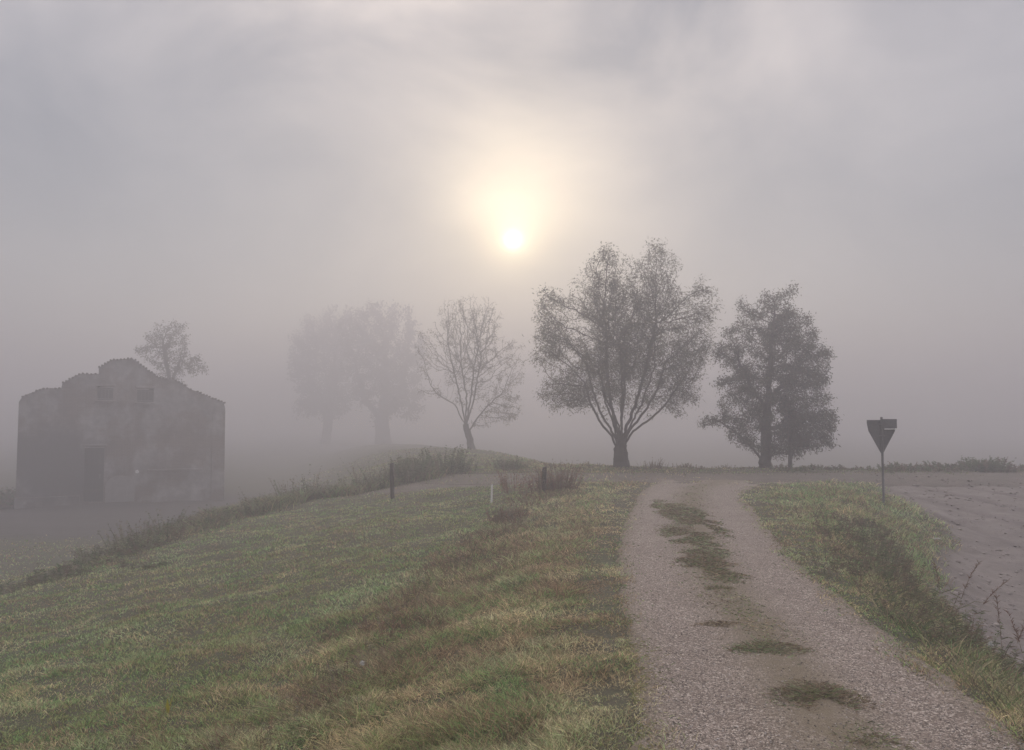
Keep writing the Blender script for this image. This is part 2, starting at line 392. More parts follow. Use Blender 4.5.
B = scatter_grass(480000, left_verge, lambda x, y: np.clip(.04 + .075 * sstep(.0, 1.0, road_l(y) - x), .04, .25), 3.6, 34, -38, 22, 1.3, vb, .9)
tag(link_mesh('verge_grass', B.mesh('verge_grass'), M_GRASS), 'rough tussocky grass on the shoulder left of the gravel track', 'grass', kind='stuff')
rb = lambda x, y: .35 + .3 * sstep(.9, .1, x - road_r(y))
B = scatter_grass(400000, right_verge, lambda x, y: .045 + .08 * sstep(.2, 1.3, x - road_r(y)), 3.8, 34, 8, 50, 1.3, rb, .8)
n = 130000
x, y, r = polar(n, 4, 24, 2, 42, 1.3)
u = (x - road_l(y)) / (road_r(y) - road_l(y))
pm = np.exp(-((u - .5) / .13) ** 2) * sstep(.45, .58, N2.fbm(x * 1.8 + 3, y * .9, 4) + .16 * sstep(8, 13, y) - .05 * sstep(9, 5, y))
pm = np.maximum(pm, .8 * np.exp(-(np.minimum(u, 1 - u) / .075) ** 2) * sstep(.45, .6, N1.fbm(x * 2.5, y * 2.5, 4)))
k = (pm > rng.random(n)) & (u > -.02) & (u < 1.02); x, y, r = x[k], y[k], r[k]; n = len(x)
az = rng.random(n) * 6.28; fd = np.stack([np.cos(az), np.sin(az), 0 * az], 1)
B2 = Blades(); cc = grass_cols(x, y, .35); ms = (np.exp(-((x - road_l(y)) / .22) ** 2) * sstep(9, 6, y) * rng.random(n))[:, None]
B2.add(np.stack([x, y, Hroad(x, y) - .004], 1), np.array([0, 0, 1.]) + fd * .9, (.02 + .035 * rng.random(n)), np.maximum(.003, .75 * r / FPX), fd * .6 - np.array([0, 0, .4]), cc * 1.5 * (1 - ms) + np.array(G_YEL) * 1.3 * ms)
tag(link_mesh('track_grass', B2.mesh('track_grass'), M_GRASS), 'sparse short grass and moss between the wheel ruts and along the track edges', 'grass', kind='stuff')
def weeds(B, P, h, nst, spread, cols, leaf=.09, leafw=.018, nl=14, wmin=.004, seed=0):
    """one clump at P: NST stems of height about h"""
    r = np.random.default_rng(seed + int(abs(P[0] * 991 + P[1] * 373)))
    az = r.random(nst) * 6.28; rad = spread * np.sqrt(r.random(nst))
    base = np.stack([P[0] + rad * np.cos(az), P[1] + rad * np.sin(az), np.full(nst, P[2])], 1)
    lean = np.stack([np.cos(az), np.sin(az), np.zeros(nst)], 1) * (.1 + .35 * r.random(nst))[:, None]
    D = unit(np.array([0, 0, 1.]) + lean); L = h * (.5 + .6 * r.random(nst)); bend = lean * .5
    ci = r.integers(0, len(cols), nst); C = np.array(cols)[ci] * (.75 + .5 * r.random((nst, 1)))
    dist = math.hypot(P[0], P[1]); wpx = dist / FPX
    B.add(base, D, L, max(wmin, .55 * wpx), bend, C * .85)
    t = .15 + .85 * r.random((nst, nl)); t = t.ravel(); k = np.repeat(np.arange(nst), nl)
    p = base[k] + D[k] * (L[k] * t * .92)[:, None] + bend[k] * (L[k] * .75 * t ** 2)[:, None]
    a2 = r.random(len(k)) * 6.28
    d2 = np.stack([np.cos(a2), np.sin(a2), .3 + .7 * r.random(len(k))], 1)
    B.add(p, d2, leaf * (1.15 - .7 * t) * (.6 + .8 * r.random(len(k))), np.maximum(leafw, .8 * wpx) * (.7 + .6 * r.random(len(k))), np.array([0, 0, -.4]) + 0 * d2, C[k] * (.8 + .5 * r.random((len(k), 1))))
# long grass along the crest of the bank
n = 30000
x, y, r = polar(n, 5., 25, 12, 48, 1.2)
k = (np.abs(x - verge_x(y) + .05) < .7 * (.5 + .8 * N2.fbm(x, y, 2))) & (y < 23); x, y, r = x[k], y[k], r[k]; n = len(x)
az = rng.random(n) * 2 * np.pi; fd = np.stack([np.cos(az), np.sin(az), np.zeros(n)], 1) + np.array([.08, 0, 0])
h = (.10 + .34 * N1.fbm(x * 1.4, y * 1.4, 3) * rng.random(n) ** .6) * (1 - .6 * sstep(11, 18, y))
B.add(np.stack([x, y, H(x, y) - .02], 1), np.array([0, 0, 1.]) + fd * .38, h, np.maximum(.0045, .7 * r / FPX), fd * .5 - np.array([0, 0, .35]), grass_cols(x, y, .15 + .6 * rng.random(n)) * 1.5)
for i in range(150):
    yy = random.uniform(7.0, 15.5); xx = float(verge_x(yy)) + random.gauss(-.1, .35)
    weeds(B, (xx, yy, float(H(xx, yy)) - .02), random.uniform(.16, .42), random.randint(5, 9), .22, [(.13, .155, .08), (.15, .14, .085), (.19, .14, .10)], .10, .009, 11, seed=7000 + i)
tag(link_mesh('bank_grass', B.mesh('bank_grass'), M_GRASS), 'grass bank between the gravel track and the bare earth on the right', 'grass', kind='stuff')
# low field beyond the weeds + back of the crossroad
fld = lambda x, y: (Hs(x, y) < -2.4) * (1 - sstep(30.5, 33.5, y + 1.6 * (N1.fbm(x * .5, y * .5, 3) - .5))) + ((y > 27) & (y < 60) & (x > weed_x(y) - 6)) * off_road(x, y)
B = scatter_grass(130000, fld, lambda x, y: .07 + 0 * x, 20, 62, -42, 40, 1.2, .3, .6, .75)
B.c = [c * np.where(B.p[0][:, 2:3] < -1.8, 1.05, .7) for c in B.c]
tag(link_mesh('field_grass', B.mesh('field_grass'), M_GRASS), 'pale field grass below the levee and along its far edge', 'grass', kind='stuff')

# gravel stones
def clods(n):
    x, y, r = polar(n, 7, 30, 24, 50, 1.1)
    k = (bare_mask(x, y) > .6) & (x > verge_x(y)) & (N2.fbm(x * .9, y * .9, 3) + .25 * rng.random(n) > .5); x, y = x[k], y[k]; n = len(x)
    o = np.array([[1, 0, 0], [-1, 0, 0], [0, 1, 0], [0, -1, 0], [0, 0, 1], [0, 0, -1.]]); fc = np.array([[0, 2, 4], [2, 1, 4], [1, 3, 4], [3, 0, 4], [2, 0, 5], [1, 2, 5], [3, 1, 5], [0, 3, 5]])
    s = .012 + .05 * rng.random(n) ** 3
    V = o[None] * (s[:, None] * (.6 + .8 * rng.random((n, 6))))[..., None] * np.array([1.2, 1, .6]) + np.stack([x, y, H(x, y)], 1)[:, None]
    c = lerp((.15, .125, .112), (.27, .235, .212), rng.random(n))
    return np_mesh('soil_clods', V.reshape(-1, 3), (np.arange(n)[:, None, None] * 6 + fc[None]).ravel(), np.arange(n * 8) * 3, np.repeat(c, 6, 0))
def gravel(n):
    x, y, r = polar(n, 3.7, 17, -5, 42, 1.5)
    k = (road_mask(x, y) > .5 - .5 * rng.random(n)) & (x > road_l(y) - .1) & (x < road_r(y) + .1); x, y, r = x[k], y[k], r[k]; n = len(x)
    o = np.array([[1, 0, 0], [-1, 0, 0], [0, 1, 0], [0, -1, 0], [0, 0, 1], [0, 0, -1.]])
    fc = np.array([[0, 2, 4], [2, 1, 4], [1, 3, 4], [3, 0, 4], [2, 0, 5], [1, 2, 5], [3, 1, 5], [0, 3, 5]])
    s = (.002 + .006 * rng.random(n) ** 2.5) * (.8 + r * .03)
    a = rng.random(n) * 6.28
    V = o[None] * (s[:, None] * (.7 + .6 * rng.random((n, 6))))[..., None] * np.array([1.2, .9, .6])
    ca, sa = np.cos(a)[:, None], np.sin(a)[:, None]
    V = np.stack([V[..., 0] * ca - V[..., 1] * sa, V[..., 0] * sa + V[..., 1] * ca, V[..., 2]], -1)
    V += np.stack([x, y, Hroad(x, y) + .004 + s * .2], 1)[:, None]
    t = rng.random(n)
    c = lerp((.06, .05, .043), (.52, .48, .45), t ** 1.6) * (1 + .12 * rng.normal(size=(n, 1)))
    loops = (np.arange(n)[:, None, None] * 6 + fc[None]).ravel()
    return np_mesh('gravel', V.reshape(-1, 3), loops, np.arange(n * 8) * 3, np.repeat(np.clip(c, .03, .8), 6, 0))
m_, nt_, b_, o_ = new_mat('gravel_stone'); nt_.links.new(N(nt_, 'ShaderNodeAttribute', attribute_name='Col').outputs['Color'], b_.inputs['Base Color']); b_.inputs['Roughness'].default_value = .8
tag(link_mesh('soil_clods', clods(9000), m_), 'loose clods on the bare earth right of the bank', 'soil', kind='stuff')
tag(link_mesh('gravel', gravel(45000), m_), 'loose pale gravel on the farm track', 'gravel', kind='stuff')

# ------------------------------------------------------------------ plants made of stems and leaves
W_GREEN, W_OLIVE, W_BROWN, W_RUST, W_GREY = (.105, .14, .065), (.15, .15, .085), (.175, .13, .09), (.26, .155, .115), (.23, .21, .165)
B = Blades(); n = 120000
x, y, r = polar(n, 4., 24, -32, 12, 1.25)
k = (np.abs(x - crease_x(y) - .3) < .8 * (.35 + 1.1 * N2.fbm(x * .8, y * .8, 3))) & (N1.fbm(x * 1.9, y * 1.9, 3) > .42); x, y, r = x[k], y[k], r[k]; n = len(x)
az = rng.random(n) * 6.28; fd = np.stack([np.cos(az), np.sin(az), 0 * az], 1) + np.array([-.2, -.1, 0])
tq = N3.fbm(x * 1.2, y * 1.2, 3)[:, None]; tt = sstep(.4, .6, tq)
cc = (np.array(G_RED) * 1.5 * tt + np.array(G_STRAW) * 1.1 * (1 - tt)) * (.4 + 1.1 * rng.random((n, 1)))
B.add(np.stack([x, y, H(x, y) - .02], 1), np.array([0, 0, 1.]) + fd * .35, (.07 + .28 * N2.fbm(x * 2, y * 2, 2) * rng.random(n) ** .7), np.maximum(.0025, .55 * r / FPX), fd * .5 - np.array([0, 0, .3]), np.where(rng.random((n, 1)) < .3, grass_cols(x, y, .2) * 1.2, cc))
tag(link_mesh('rough_grass', B.mesh('rough_grass'), M_GRASS), 'long reddish brown and straw coloured grass along the shoulder of the bank', 'grass', kind='stuff')
# ragged line of weeds on the levee crest (left) and along the crease
B = Blades()
for i in range(300):
    y = random.uniform(16.5, 33) if i < 240 else random.uniform(24, 31)
    dens = N1.fbm(np.array([y * 1.3]), np.array([3.3]), 2)[0]
    x = float(weed_x(y)) + random.gauss(-.1, .4 + .5 * float(sstep(26, 18, y)))
    h = (.12 + .75 * max(0, dens - .25) + .5 * (random.random() ** 4)) * (.5 + .95 * float(sstep(17, 27, y)))
    weeds(B, (x, y, float(H(x, y)) - .03), h, random.randint(5, 10), .3, [W_GREEN, W_OLIVE, W_BROWN, W_GREY, W_OLIVE], .13, .013, 15, seed=i)
for i in range(120):
    y = 4.2 + 17 * random.random() ** 1.3
    x = float(crease_x(y)) + random.gauss(.05, .16)
    weeds(B, (x, y, float(H(x, y)) - .02), random.uniform(.12, .3), random.randint(5, 9), .16, [W_RUST, W_BROWN, W_GREY, W_OLIVE], .05, .006, 8, .003, seed=900 + i)
n = 26000
y = np.where(rng.random(n) < .35, 17 + 9 * rng.random(n), 22 + 10 * rng.random(n)); x = weed_x(y) + rng.normal(-.1, .5, n)
k = N2.fbm(x * 1.1, y * 1.1, 3) > .42; x, y = x[k], y[k]; n = len(x); r = np.hypot(x, y)
az = rng.random(n) * 6.28; fd = np.stack([np.cos(az), np.sin(az), 0 * az], 1)
h = (.12 + .55 * N1.fbm(x * .8, y * .8, 3) * rng.random(n) ** .7) * (.55 + .95 * sstep(18, 27, y))
B.add(np.stack([x, y, H(x, y) - .02], 1), np.array([0, 0, 1.]) + fd * .3, h, .75 * r / FPX, fd * .5 - np.array([0, 0, .3]), grass_cols(x, y, .2 + .4 * rng.random(n)) * 1.7)
tag(link_mesh('tall_weeds', B.mesh('tall_weeds'), M_GRASS), 'ragged tall weeds along the edge of the meadow slope', 'weeds', kind='stuff')

def plant(name, label, cat, px, py, Yd, h, nst, spread, cols, group=None, **kw):
    p = at(px, py, Yd); z = float(H(p[0], p[1]))
    o = empty(name, (p[0], p[1], z)); tag(o, label, cat, group)
    B = Blades(); weeds(B, (p[0], p[1], z - .03), h, nst, spread, cols, **kw)
    for _ in range(3):
        weeds(B, (p[0] + random.gauss(0, spread * .7), p[1] + random.gauss(0, spread * .7), z - .03), h * random.uniform(.6, .9), nst // 2, spread * .7, cols, **kw)
    link_mesh('foliage', B.mesh('foliage', (p[0], p[1], z)), M_GRASS, o)
    S = Blades(); n = max(6, nst // 3); a = rng.random(n) * 6.28
    S.add(np.stack([p[0] + .4 * spread * np.cos(a), p[1] + .4 * spread * np.sin(a), np.full(n, z - .04)], 1), np.stack([.25 * np.cos(a), .25 * np.sin(a), np.ones(n)], 1), h * .8, max(.008, .7 * Yd / FPX), np.zeros(3), np.array(W_BROWN))
    link_mesh('stems', S.mesh('stems', (p[0], p[1], z)), M_GRASS, o)
    return o
plant('dry_bush', 'rusty brown dry bush growing around the dark post beside the track', 'bush', 560, 482, 21.5, .95, 90, .5, [W_RUST, W_RUST, W_BROWN, W_GREY], leaf=.07, leafw=.01, nl=16)
plant('dry_bush', 'small grey brown dry bush on the slope below the dark post', 'bush', 508, 530, 17.0, .42, 36, .28, [W_BROWN, W_GREY, W_RUST], leaf=.06, leafw=.008, nl=12)
plant('shrub', 'green shrub on the levee crest in front of the thin bare tree', 'shrub', 446, 455, 30.5, 1.15, 60, .75, [W_GREEN, W_OLIVE, W_GREEN], leaf=.16, leafw=.035, nl=24)
plant('shrub', 'dark green shrub on the levee crest just right of the leaning post', 'shrub', 415, 462, 29.5, .95, 46, .6, [W_GREEN, W_OLIVE], leaf=.15, leafw=.03, nl=22)
plant('shrub', 'low green shrub alone at the levee edge right of the bare tree', 'shrub', 507, 462, 31.0, .6, 40, .45, [W_GREEN, W_OLIVE, W_GREY], leaf=.12, leafw=.025, nl=18)
plant('shrub', 'tall dark shrub in the low hedge at the far right', 'shrub', 985, 470, 29.5, .62, 70, .75, [W_GREEN, W_GREEN, W_BROWN], leaf=.14, leafw=.03, nl=26)
plant('shrub', 'ragged shrub in the low hedge just right of the triangular sign', 'shrub', 905, 470, 30, .36, 40, .55, [W_GREEN, W_BROWN], leaf=.12, leafw=.03, nl=20)
plant('shrub', 'medium shrub in the low hedge between sign and the tall dark shrub', 'shrub', 945, 468, 29.8, .40, 44, .6, [W_GREEN, W_BROWN], leaf=.12, leafw=.03, nl=20)
plant('shrub', 'dark shrub at the left foot of the ruined house', 'shrub', 6, 500, 44.5, 1.1, 60, 1.0, [W_GREEN, W_BROWN], leaf=.3, leafw=.08, nl=24)
plant('weed_clump', 'wispy dry weeds beside the trunk of the big willow', 'weeds', 652, 468, 30.5, .5, 16, .4, [W_GREY, W_BROWN], leaf=.06, leafw=.01, nl=6)
B = Blades()
for i in range(70):
    x = random.uniform(9, 34); y = random.uniform(28.9, 30.6)
    weeds(B, (x, y, float(H(x, y)) - .03), random.uniform(.12, .34), 10, .4, [W_GREEN, W_BROWN, W_OLIVE], .12, .025, 14, seed=3000 + i)
for i in range(60):
    x = random.uniform(-1, 13); y = random.uniform(30, 33)
    weeds(B, (x, y, float(H(x, y)) - .03), random.uniform(.1, .28), 7, .3, [W_GREY, W_BROWN, W_OLIVE], .08, .02, 8, seed=4000 + i)
tag(link_mesh('hedge_bottom_weeds', B.mesh('hedge_bottom_weeds'), M_GRASS), 'low weeds along the far edge of the crossing track', 'weeds', kind='stuff')

# tall seed-headed stalks on the right bank
def stalk(label, px, Yd, h, lean):
    X_ = (px - 512) / FPX * Yd; z = float(H(X_, Yd))
    o = empty('seed_stalk', (X_, Yd, z)); tag(o, label, 'grass stalk', 'dry seed-headed stalks on the right bank')
    B = Blades(); t = np.linspace(0, 1, 9)
    pts = np.stack([lean * t ** 2.2 * h, 0 * t, h * t * (1 - .25 * abs(lean) * t)], 1)
    B.add(pts[:-1], np.diff(pts, axis=0), np.linalg.norm(np.diff(pts, axis=0), axis=1) * 1.1, .008, np.zeros(3), np.array(W_BROWN))
    k = rng.integers(0, 5, 10); a = rng.random(10) * 6.28
    B.add(pts[k], np.stack([np.cos(a), np.sin(a), np.full(10, 1.2)], 1), .22 * rng.random(10) + .12, .012, np.stack([.6 * np.cos(a), .6 * np.sin(a), np.full(10, -.7)], 1), np.array(W_OLIVE))
    link_mesh('stem', B.mesh('stem'), M_GRASS, o)
    S = Blades(); n = 46; s = .62 + .38 * rng.random(n); p = np.stack([np.interp(s, t, pts[:, i]) for i in range(3)], 1); a = rng.random(n) * 6.28
    S.add(p, np.stack([np.cos(a) * .6 + lean, np.sin(a) * .6, .9 + 0 * s], 1), .03 + .06 * rng.random(n), .0055, np.array([0, 0, -.45]), np.array(W_RUST) * .7)
    link_mesh('seed_head', S.mesh('seed_head'), M_GRASS, o)
stalk('upright brown seed stalk on the bank, leftmost of the dry stalks', 936, 8.6, .72, -.1)
stalk('brown seed stalk bending left, second of the dry stalks from the left', 950, 8.3, .85, .3)
stalk('long seed stalk drooping far to the right over the bare earth', 962, 7.9, .8, .5)
stalk('thin upright seed stalk between the drooping stalk and the frame edge', 994, 7.6, .8, -.05)
stalk('short rusty seed stalk, second from the right of the dry stalks', 1003, 7.2, .62, .25)
stalk('bushy rusty seed stalk at the right edge, rightmost of the dry stalks', 1017, 7.1, .75, -.2)

# grass tufts down the middle of the track
def tuft(label, px, py, wx, wy, h, brown, dens=1.0):
    d = ray(px, py); p = np.array([0, 0, EYE]) + d * (EYE / -d[2]); X_, Y_ = p[0], p[1]
    z = float(Hroad(X_, Y_)); o = empty('grass_tuft', (X_, Y_, z)); tag(o, label, 'grass tuft', 'grass tufts down the middle of the track')
    n = int(2600 * dens * (wx * wy / .3) ** .8 * 1.6) + 700
    a = rng.random(n) * 6.28; rr = np.sqrt(rng.random(n)) * (.75 + .5 * rng.random(n))
    x = X_ + wx * rr * np.cos(a); y = Y_ + wy * rr * np.sin(a)
    nn = N1.fbm(x * 4, y * 3, 4); k = nn + .22 * (1 - rr) > .5; x, y, nn, a, rr = x[k], y[k], nn[k], a[k], rr[k]; n = len(x)
    B = Blades(); az = rng.random(n) * 6.28
    fd = np.stack([np.cos(az), np.sin(az), 0 * az], 1)
    B.add(np.stack([x, y, Hroad(x, y) - .005], 1), np.array([0, 0, 1.]) + fd * .9, h * (1.15 - .7 * rr) * (.4 + .9 * rng.random(n)), np.maximum(.0035, .8 * Y_ / FPX), fd * .7 - np.array([0, 0, .4]), np.where(rng.random((n, 1)) < .25 + .45 * brown, lerp(G_STRAW, G_BROWN, rng.random(n)) * .95, grass_cols(x, y, brown + .35) * 1.5))
    link_mesh('blades', B.mesh('blades', (X_, Y_, z)), M_GRASS, o)
tuft('broad brown and green tuft nearest the bottom of the track', 818, 698, .34, .30, .085, .45)
tuft('green tuft with a brown tail, second nearest in the track', 768, 650, .36, .22, .07, .05)
tuft('flat dark brown tuft left of centre in the track', 716, 624, .26, .16, .05, .8)
tuft('small thin brown tuft just beyond the wet patch', 722, 590, .22, .14, .04, .6)
tuft('long green and brown tuft in the middle of the track', 708, 566, .42, 1.3, .07, .3)
tuft('low green tuft in the bend of the track', 692, 540, .42, 1.9, .07, .1)
tuft('farthest green tuft on the track just before the crossing', 683, 514, .46, 3.0, .08, .15)
tuft('sparse dry tuft at the bottom edge of the track', 880, 742, .3, .16, .05, .7, .6)

# ------------------------------------------------------------------ trees
def colonise(trunk_pts, limbs, attr, D, di, dk, iters=140, seed=1, trop=.1):
    """space colonisation; returns node positions, parents"""
    r = np.random.default_rng(seed)
    pos, par = [], []
    def chain(pts, start):
        prev = start
        pts = np.array(pts, float)
        for a, b in zip(pts[:-1], pts[1:]):
            n = max(1, int(np.linalg.norm(b - a) / D))
            for i in range(1, n + 1):
                pos.append(a + (b - a) * i / n + r.normal(0, .045 * D ** .5, 3)); par.append(prev); prev = len(pos) - 1
        return prev
    pos.append(np.array(trunk_pts[0], float)); par.append(-1)
    top = chain(trunk_pts, 0)
    for t, pts in limbs:
        i0 = int(t * top); chain([pos[i0]] + list(pts), i0)
    P = np.array(pos); A = attr.copy(); par = list(par)
    nd = np.full(len(A), 1e9); ni = np.zeros(len(A), int); alive = np.ones(len(A), bool); start = 0
    for it in range(iters):
        for s in range(start, len(P), 400):
            e = min(s + 400, len(P)); d = np.linalg.norm(A[:, None] - P[None, s:e], axis=2); j = d.argmin(1); dm = d[np.arange(len(A)), j]
            k = dm < nd; nd[k] = dm[k]; ni[k] = j[k] + s
        start = len(P); alive &= nd > dk
        act = alive & (nd < di)
        if not act.any(): break
        v = unit(A[act] - P[ni[act]]); idx = ni[act]
        u, inv = np.unique(idx, return_inverse=True)
        dirs = np.zeros((len(u), 3)); np.add.at(dirs, inv, v)
        dirs = unit(unit(dirs) + r.normal(0, .22, dirs.shape) + np.array([0, 0, trop]))
        newp = P[u] + dirs * D
        P = np.vstack([P, newp]); par += list(u)
        if len(P) > 14000: break
    return P, np.array(par), top
def tree_mesh(P, par, r_base, r_tip, sides=6, flare=1.35, taper_h=1.0, cap=None, ntr=0):
    n = len(P); cnt = np.zeros(n); kids = np.bincount(par[1:], minlength=n)
    cnt[kids == 0] = 1
    for i in range(n - 1, 0, -1): cnt[par[i]] += cnt[i]
    tot = cnt[0]; ex = math.log(max(r_base / r_tip, 1.5)) / math.log(max(tot, 2))
    rad = r_tip * np.maximum(cnt, 1) ** ex
    if cap: k = np.arange(n) > ntr; rad[k] = cap * (1 - np.exp(-rad[k] / cap))
    h = P[:, 2] - P[0, 2]; rad = rad * (1 + (flare - 1) * np.exp(-np.maximum(h, 0) / (taper_h * .35)) * (rad > .5 * r_base))
    T = np.zeros((n, 3)); T[1:] = P[1:] - P[par[1:]]; T[0] = (0, 0, 1); T = unit(T)
    ref = np.where(np.abs(T[:, 2:3]) < .9, np.array([[0, 0, 1.]]), np.array([[1., 0, 0]]))
    U = unit(np.cross(T, ref)); W = np.cross(T, U)
    c = np.arange(1, n); p = par[1:]
    big = np.zeros(n, int); order = np.argsort(rad[1:], kind='stable') + 1; big[par[order]] = order
    rs = np.minimum(rad[p], rad[c] * np.where(big[p] == c, 1.8, 1.2)); re = rad[c]
    ang = np.arange(sides) / sides * 2 * np.pi
    ring = U[c][:, None] * np.cos(ang)[None, :, None] + W[c][:, None] * np.sin(ang)[None, :, None]
    back = T[c] * (rs * .3)[:, None]
    V0 = (P[p] - back)[:, None] + ring * rs[:, None, None]; V1 = (P[c] + T[c] * (re * .25)[:, None])[:, None] + ring * re[:, None, None]
    V = np.concatenate([V0, V1], 1).reshape(-1, 3)
    i = np.arange(sides); j = (i + 1) % sides
    q = np.stack([i, j, j + sides, i + sides], 1)
    loops = (np.arange(n - 1)[:, None, None] * 2 * sides + q[None]).ravel()
    return np_mesh('trunk', V, loops, np.arange((n - 1) * sides) * 4, smooth=True), rad, kids, cnt
def lobes_pts(lobes, base, sc, n, seed, shell=.25):
    r = np.random.default_rng(seed); out = []
    w = np.array([l[2] * l[3] * (l[5] if len(l) > 5 else 1) for l in lobes], float); w /= w.sum()
    for l, wi in zip(lobes, w):
        m = int(n * wi); v = unit(r.normal(size=(m, 3))) * (r.random((m, 1)) ** (1 / 2.1))
        cx_, cz = (l[0] - base[0]) / sc, (base[1] - l[1]) / sc; rx, rz = l[2] / sc, l[3] / sc
        out.append(np.array([cx_, l[4] / sc, cz]) + v * np.array([rx, .5 * (rx + min(rx, rz)) * 1.05, rz]))
    return np.concatenate(out)
def tree(label, base, Yd, lobes, trunk, limbs, r_base, r_tip, nattr, D, di, dk, nleaf, leaf, cols, seed, twig_c=3, sparse=0, clump=.12, group=None, up=.0, sides=6, th=1.0, leaf_fn=None, trop=.1, cap=None):
    sc = FPX / Yd
    X_ = (base[0] - 512) / FPX * Yd; zg = float(H(X_, Yd)) - .05
    vis = at(base[0], base[1], Yd)[2]
    o = empty('tree', (X_, Yd, zg)); tag(o, label, 'tree', group)
    dz = vis - zg                               # traced heights are above the visible foot
    px = lambda a: np.array([(a[0] - base[0]) / sc, (a[2] if len(a) > 2 else 0) / sc, (base[1] - a[1]) / sc + dz])
    A = lobes_pts(lobes, base, sc, nattr, seed) + np.array([0, 0, dz])
    tp = [np.array([0, 0, 0.])] + [px(a) for a in trunk]
    P, par, ntr = colonise(tp, [(t, [px(a) for a in pts]) for t, pts in limbs], A, D, di, dk, seed=seed, trop=trop)
    me, rad, kids, cnt = tree_mesh(P, par, r_base, r_tip, sides, taper_h=th, cap=cap, ntr=ntr)
    link_mesh('trunk', me, M_BARK, o)
    r = np.random.default_rng(seed + 5)
    tw = np.where(cnt <= twig_c)[0]; tw = tw[P[tw, 2] > .6]
    if sparse: 
        nz = N1.fbm(P[tw, 0] * .9 + 5, P[tw, 2] * .9, 2) + .25 * r.random(len(tw)); tw = tw[nz > sparse]
    if leaf_fn is not None:
        keep = leaf_fn(P[tw, 0] * sc + base[0], base[1] - (P[tw, 2] - dz) * sc) > r.random(len(tw)); tw = tw[keep]
    k = r.choice(tw, nleaf); n = nleaf
    bdir = unit(P[k] - P[par[k]])
    p = P[k] - (P[k] - P[par[k]]) * r.random((n, 1)) + r.normal(0, clump, (n, 3))
    d = unit(r.normal(size=(n, 3)) + bdir * .8 + np.array([0, 0, up]))
    B = Blades(); ci = r.integers(0, len(cols), n)
    B.add(p, d, leaf[0] * (.6 + .8 * r.random(n)), leaf[1] * (.7 + .6 * r.random(n)), np.array([0, 0, -.3]), np.array(cols)[ci] * (.65 + .7 * r.random((n, 1))))
    link_mesh('crown', B.mesh('crown'), M_LEAF, o)
    return o
L_DARK, L_OLIVE, L_YEL, L_BRN = (.045, .055, .028), (.075, .08, .04), (.11, .10, .05), (.085, .065, .04)
# big pollard willow
tree('broad pollard willow with many upright limbs, the tallest tree behind the crossing', (621, 468), 31.6,
     [(606, 292, 27, 48, -10), (610, 254, 11, 14, 5), (660, 288, 25, 50, 5), (657, 248, 12, 12, 0), (557, 322, 27, 36, 12), (548, 300, 13, 14, 0), (567, 392, 33, 22, -5), (630, 350, 34, 40, 30), (625, 340, 34, 44, -30),
      (700, 322, 19, 44, -10, .8), (678, 385, 30, 32, 10, .9), (600, 372, 34, 36, 0, .7), (690, 350, 28, 30, 25, .7), (545, 352, 18, 20, -15, .7), (622, 345, 84, 78, 0, .22), (625, 335, 40, 80, 0, .5)],
     [(620, 454), (621, 440)],
     [(.6, [(611, 436, -3), (600, 424, -8), (590, 406, -10), (584, 384, -10)]), (.7, [(612, 432, 4), (602, 414, 10), (594, 392, 12), (588, 366, 12)]), (.9, [(615, 425, -4), (609, 402, -10), (605, 365, -12), (606, 325, -8)]),
      (1., [(622, 420, 6), (626, 390, 12), (628, 350, 15)]), (1., [(628, 422, 0), (638, 398, 3), (649, 360, 4), (658, 318, 6)]), (.8, [(632, 428, 6), (646, 412, 9), (658, 392, 10), (668, 362, 10)]), (.6, [(632, 432, -3), (648, 420, -6), (664, 406, -4), (680, 384, 0)]),
      (1., [(620, 418, -10), (620, 380, -20), (616, 345, -24)]), (.8, [(615, 426, 8), (606, 398, 16), (601, 366, 20)]), (.9, [(617, 426, -10), (604, 400, -20), (596, 370, -24)]), (.9, [(628, 428, -8), (640, 402, -20), (650, 368, -26)])],
     .27, .0065, 6000, .15, 2.6, .24, 52000, (.12, .024), [L_OLIVE, L_DARK, L_YEL, L_OLIVE], 11, 14, .34, .13, sides=7, th=.8, trop=.32, cap=.08)
# dense dark tree on the right
tree('dense dark leafy tree with low branches right of the pollard willow', (764, 468), 32.3,
     [(776, 308, 20, 22, 0), (797, 290, 5, 10, 0), (742, 305, 9, 13, 0, .6), (760, 335, 30, 26, 8), (732, 345, 20, 16, -8), (795, 340, 25, 30, -6), (805, 385, 30, 30, 8), (770, 375, 34, 34, 0, .6), (738, 390, 22, 22, 10, .35), (745, 425, 26, 20, 0, .3),
      (722, 418, 24, 8, 0, .7), (708, 426, 12, 7, 5, .7), (808, 425, 28, 26, -8), (790, 445, 26, 14, 5, .7), (822, 440, 12, 16, 0), (828, 360, 7, 20, 4), (740, 440, 18, 10, -10, .5), (770, 375, 62, 80, 0, .12)],
     [(765, 440), (768, 400), (772, 350), (776, 310)],
     [(.08, [(752, 448, 2), (735, 432, 2), (715, 420, 0)]), (.25, [(785, 425, 6), (806, 415, 10)]), (.4, [(750, 390, -10), (738, 365, -10)]), (.45, [(790, 380, 10), (808, 360, 8)]), (.3, [(770, 415, 20), (775, 395, 25)]), (.5, [(765, 375, -22)])],
     .22, .008, 3000, .17, 2.2, .30, 50000, (.09, .034), [L_DARK, L_DARK, L_BRN, L_OLIVE], 23, 5, .41, .12, sides=7, th=.8)
tree('thin sapling standing right against the dense dark tree', (789, 468), 31.7,
     [(790, 425, 14, 22, 0), (800, 440, 14, 12, 0), (785, 405, 10, 14, 0)], [(789, 450), (790, 430), (789, 405)], [], .075, .008, 320, .18, 2.2, .32, 2600, (.12, .05), [L_DARK, L_BRN], 29, 4, 0, .10, th=.4)
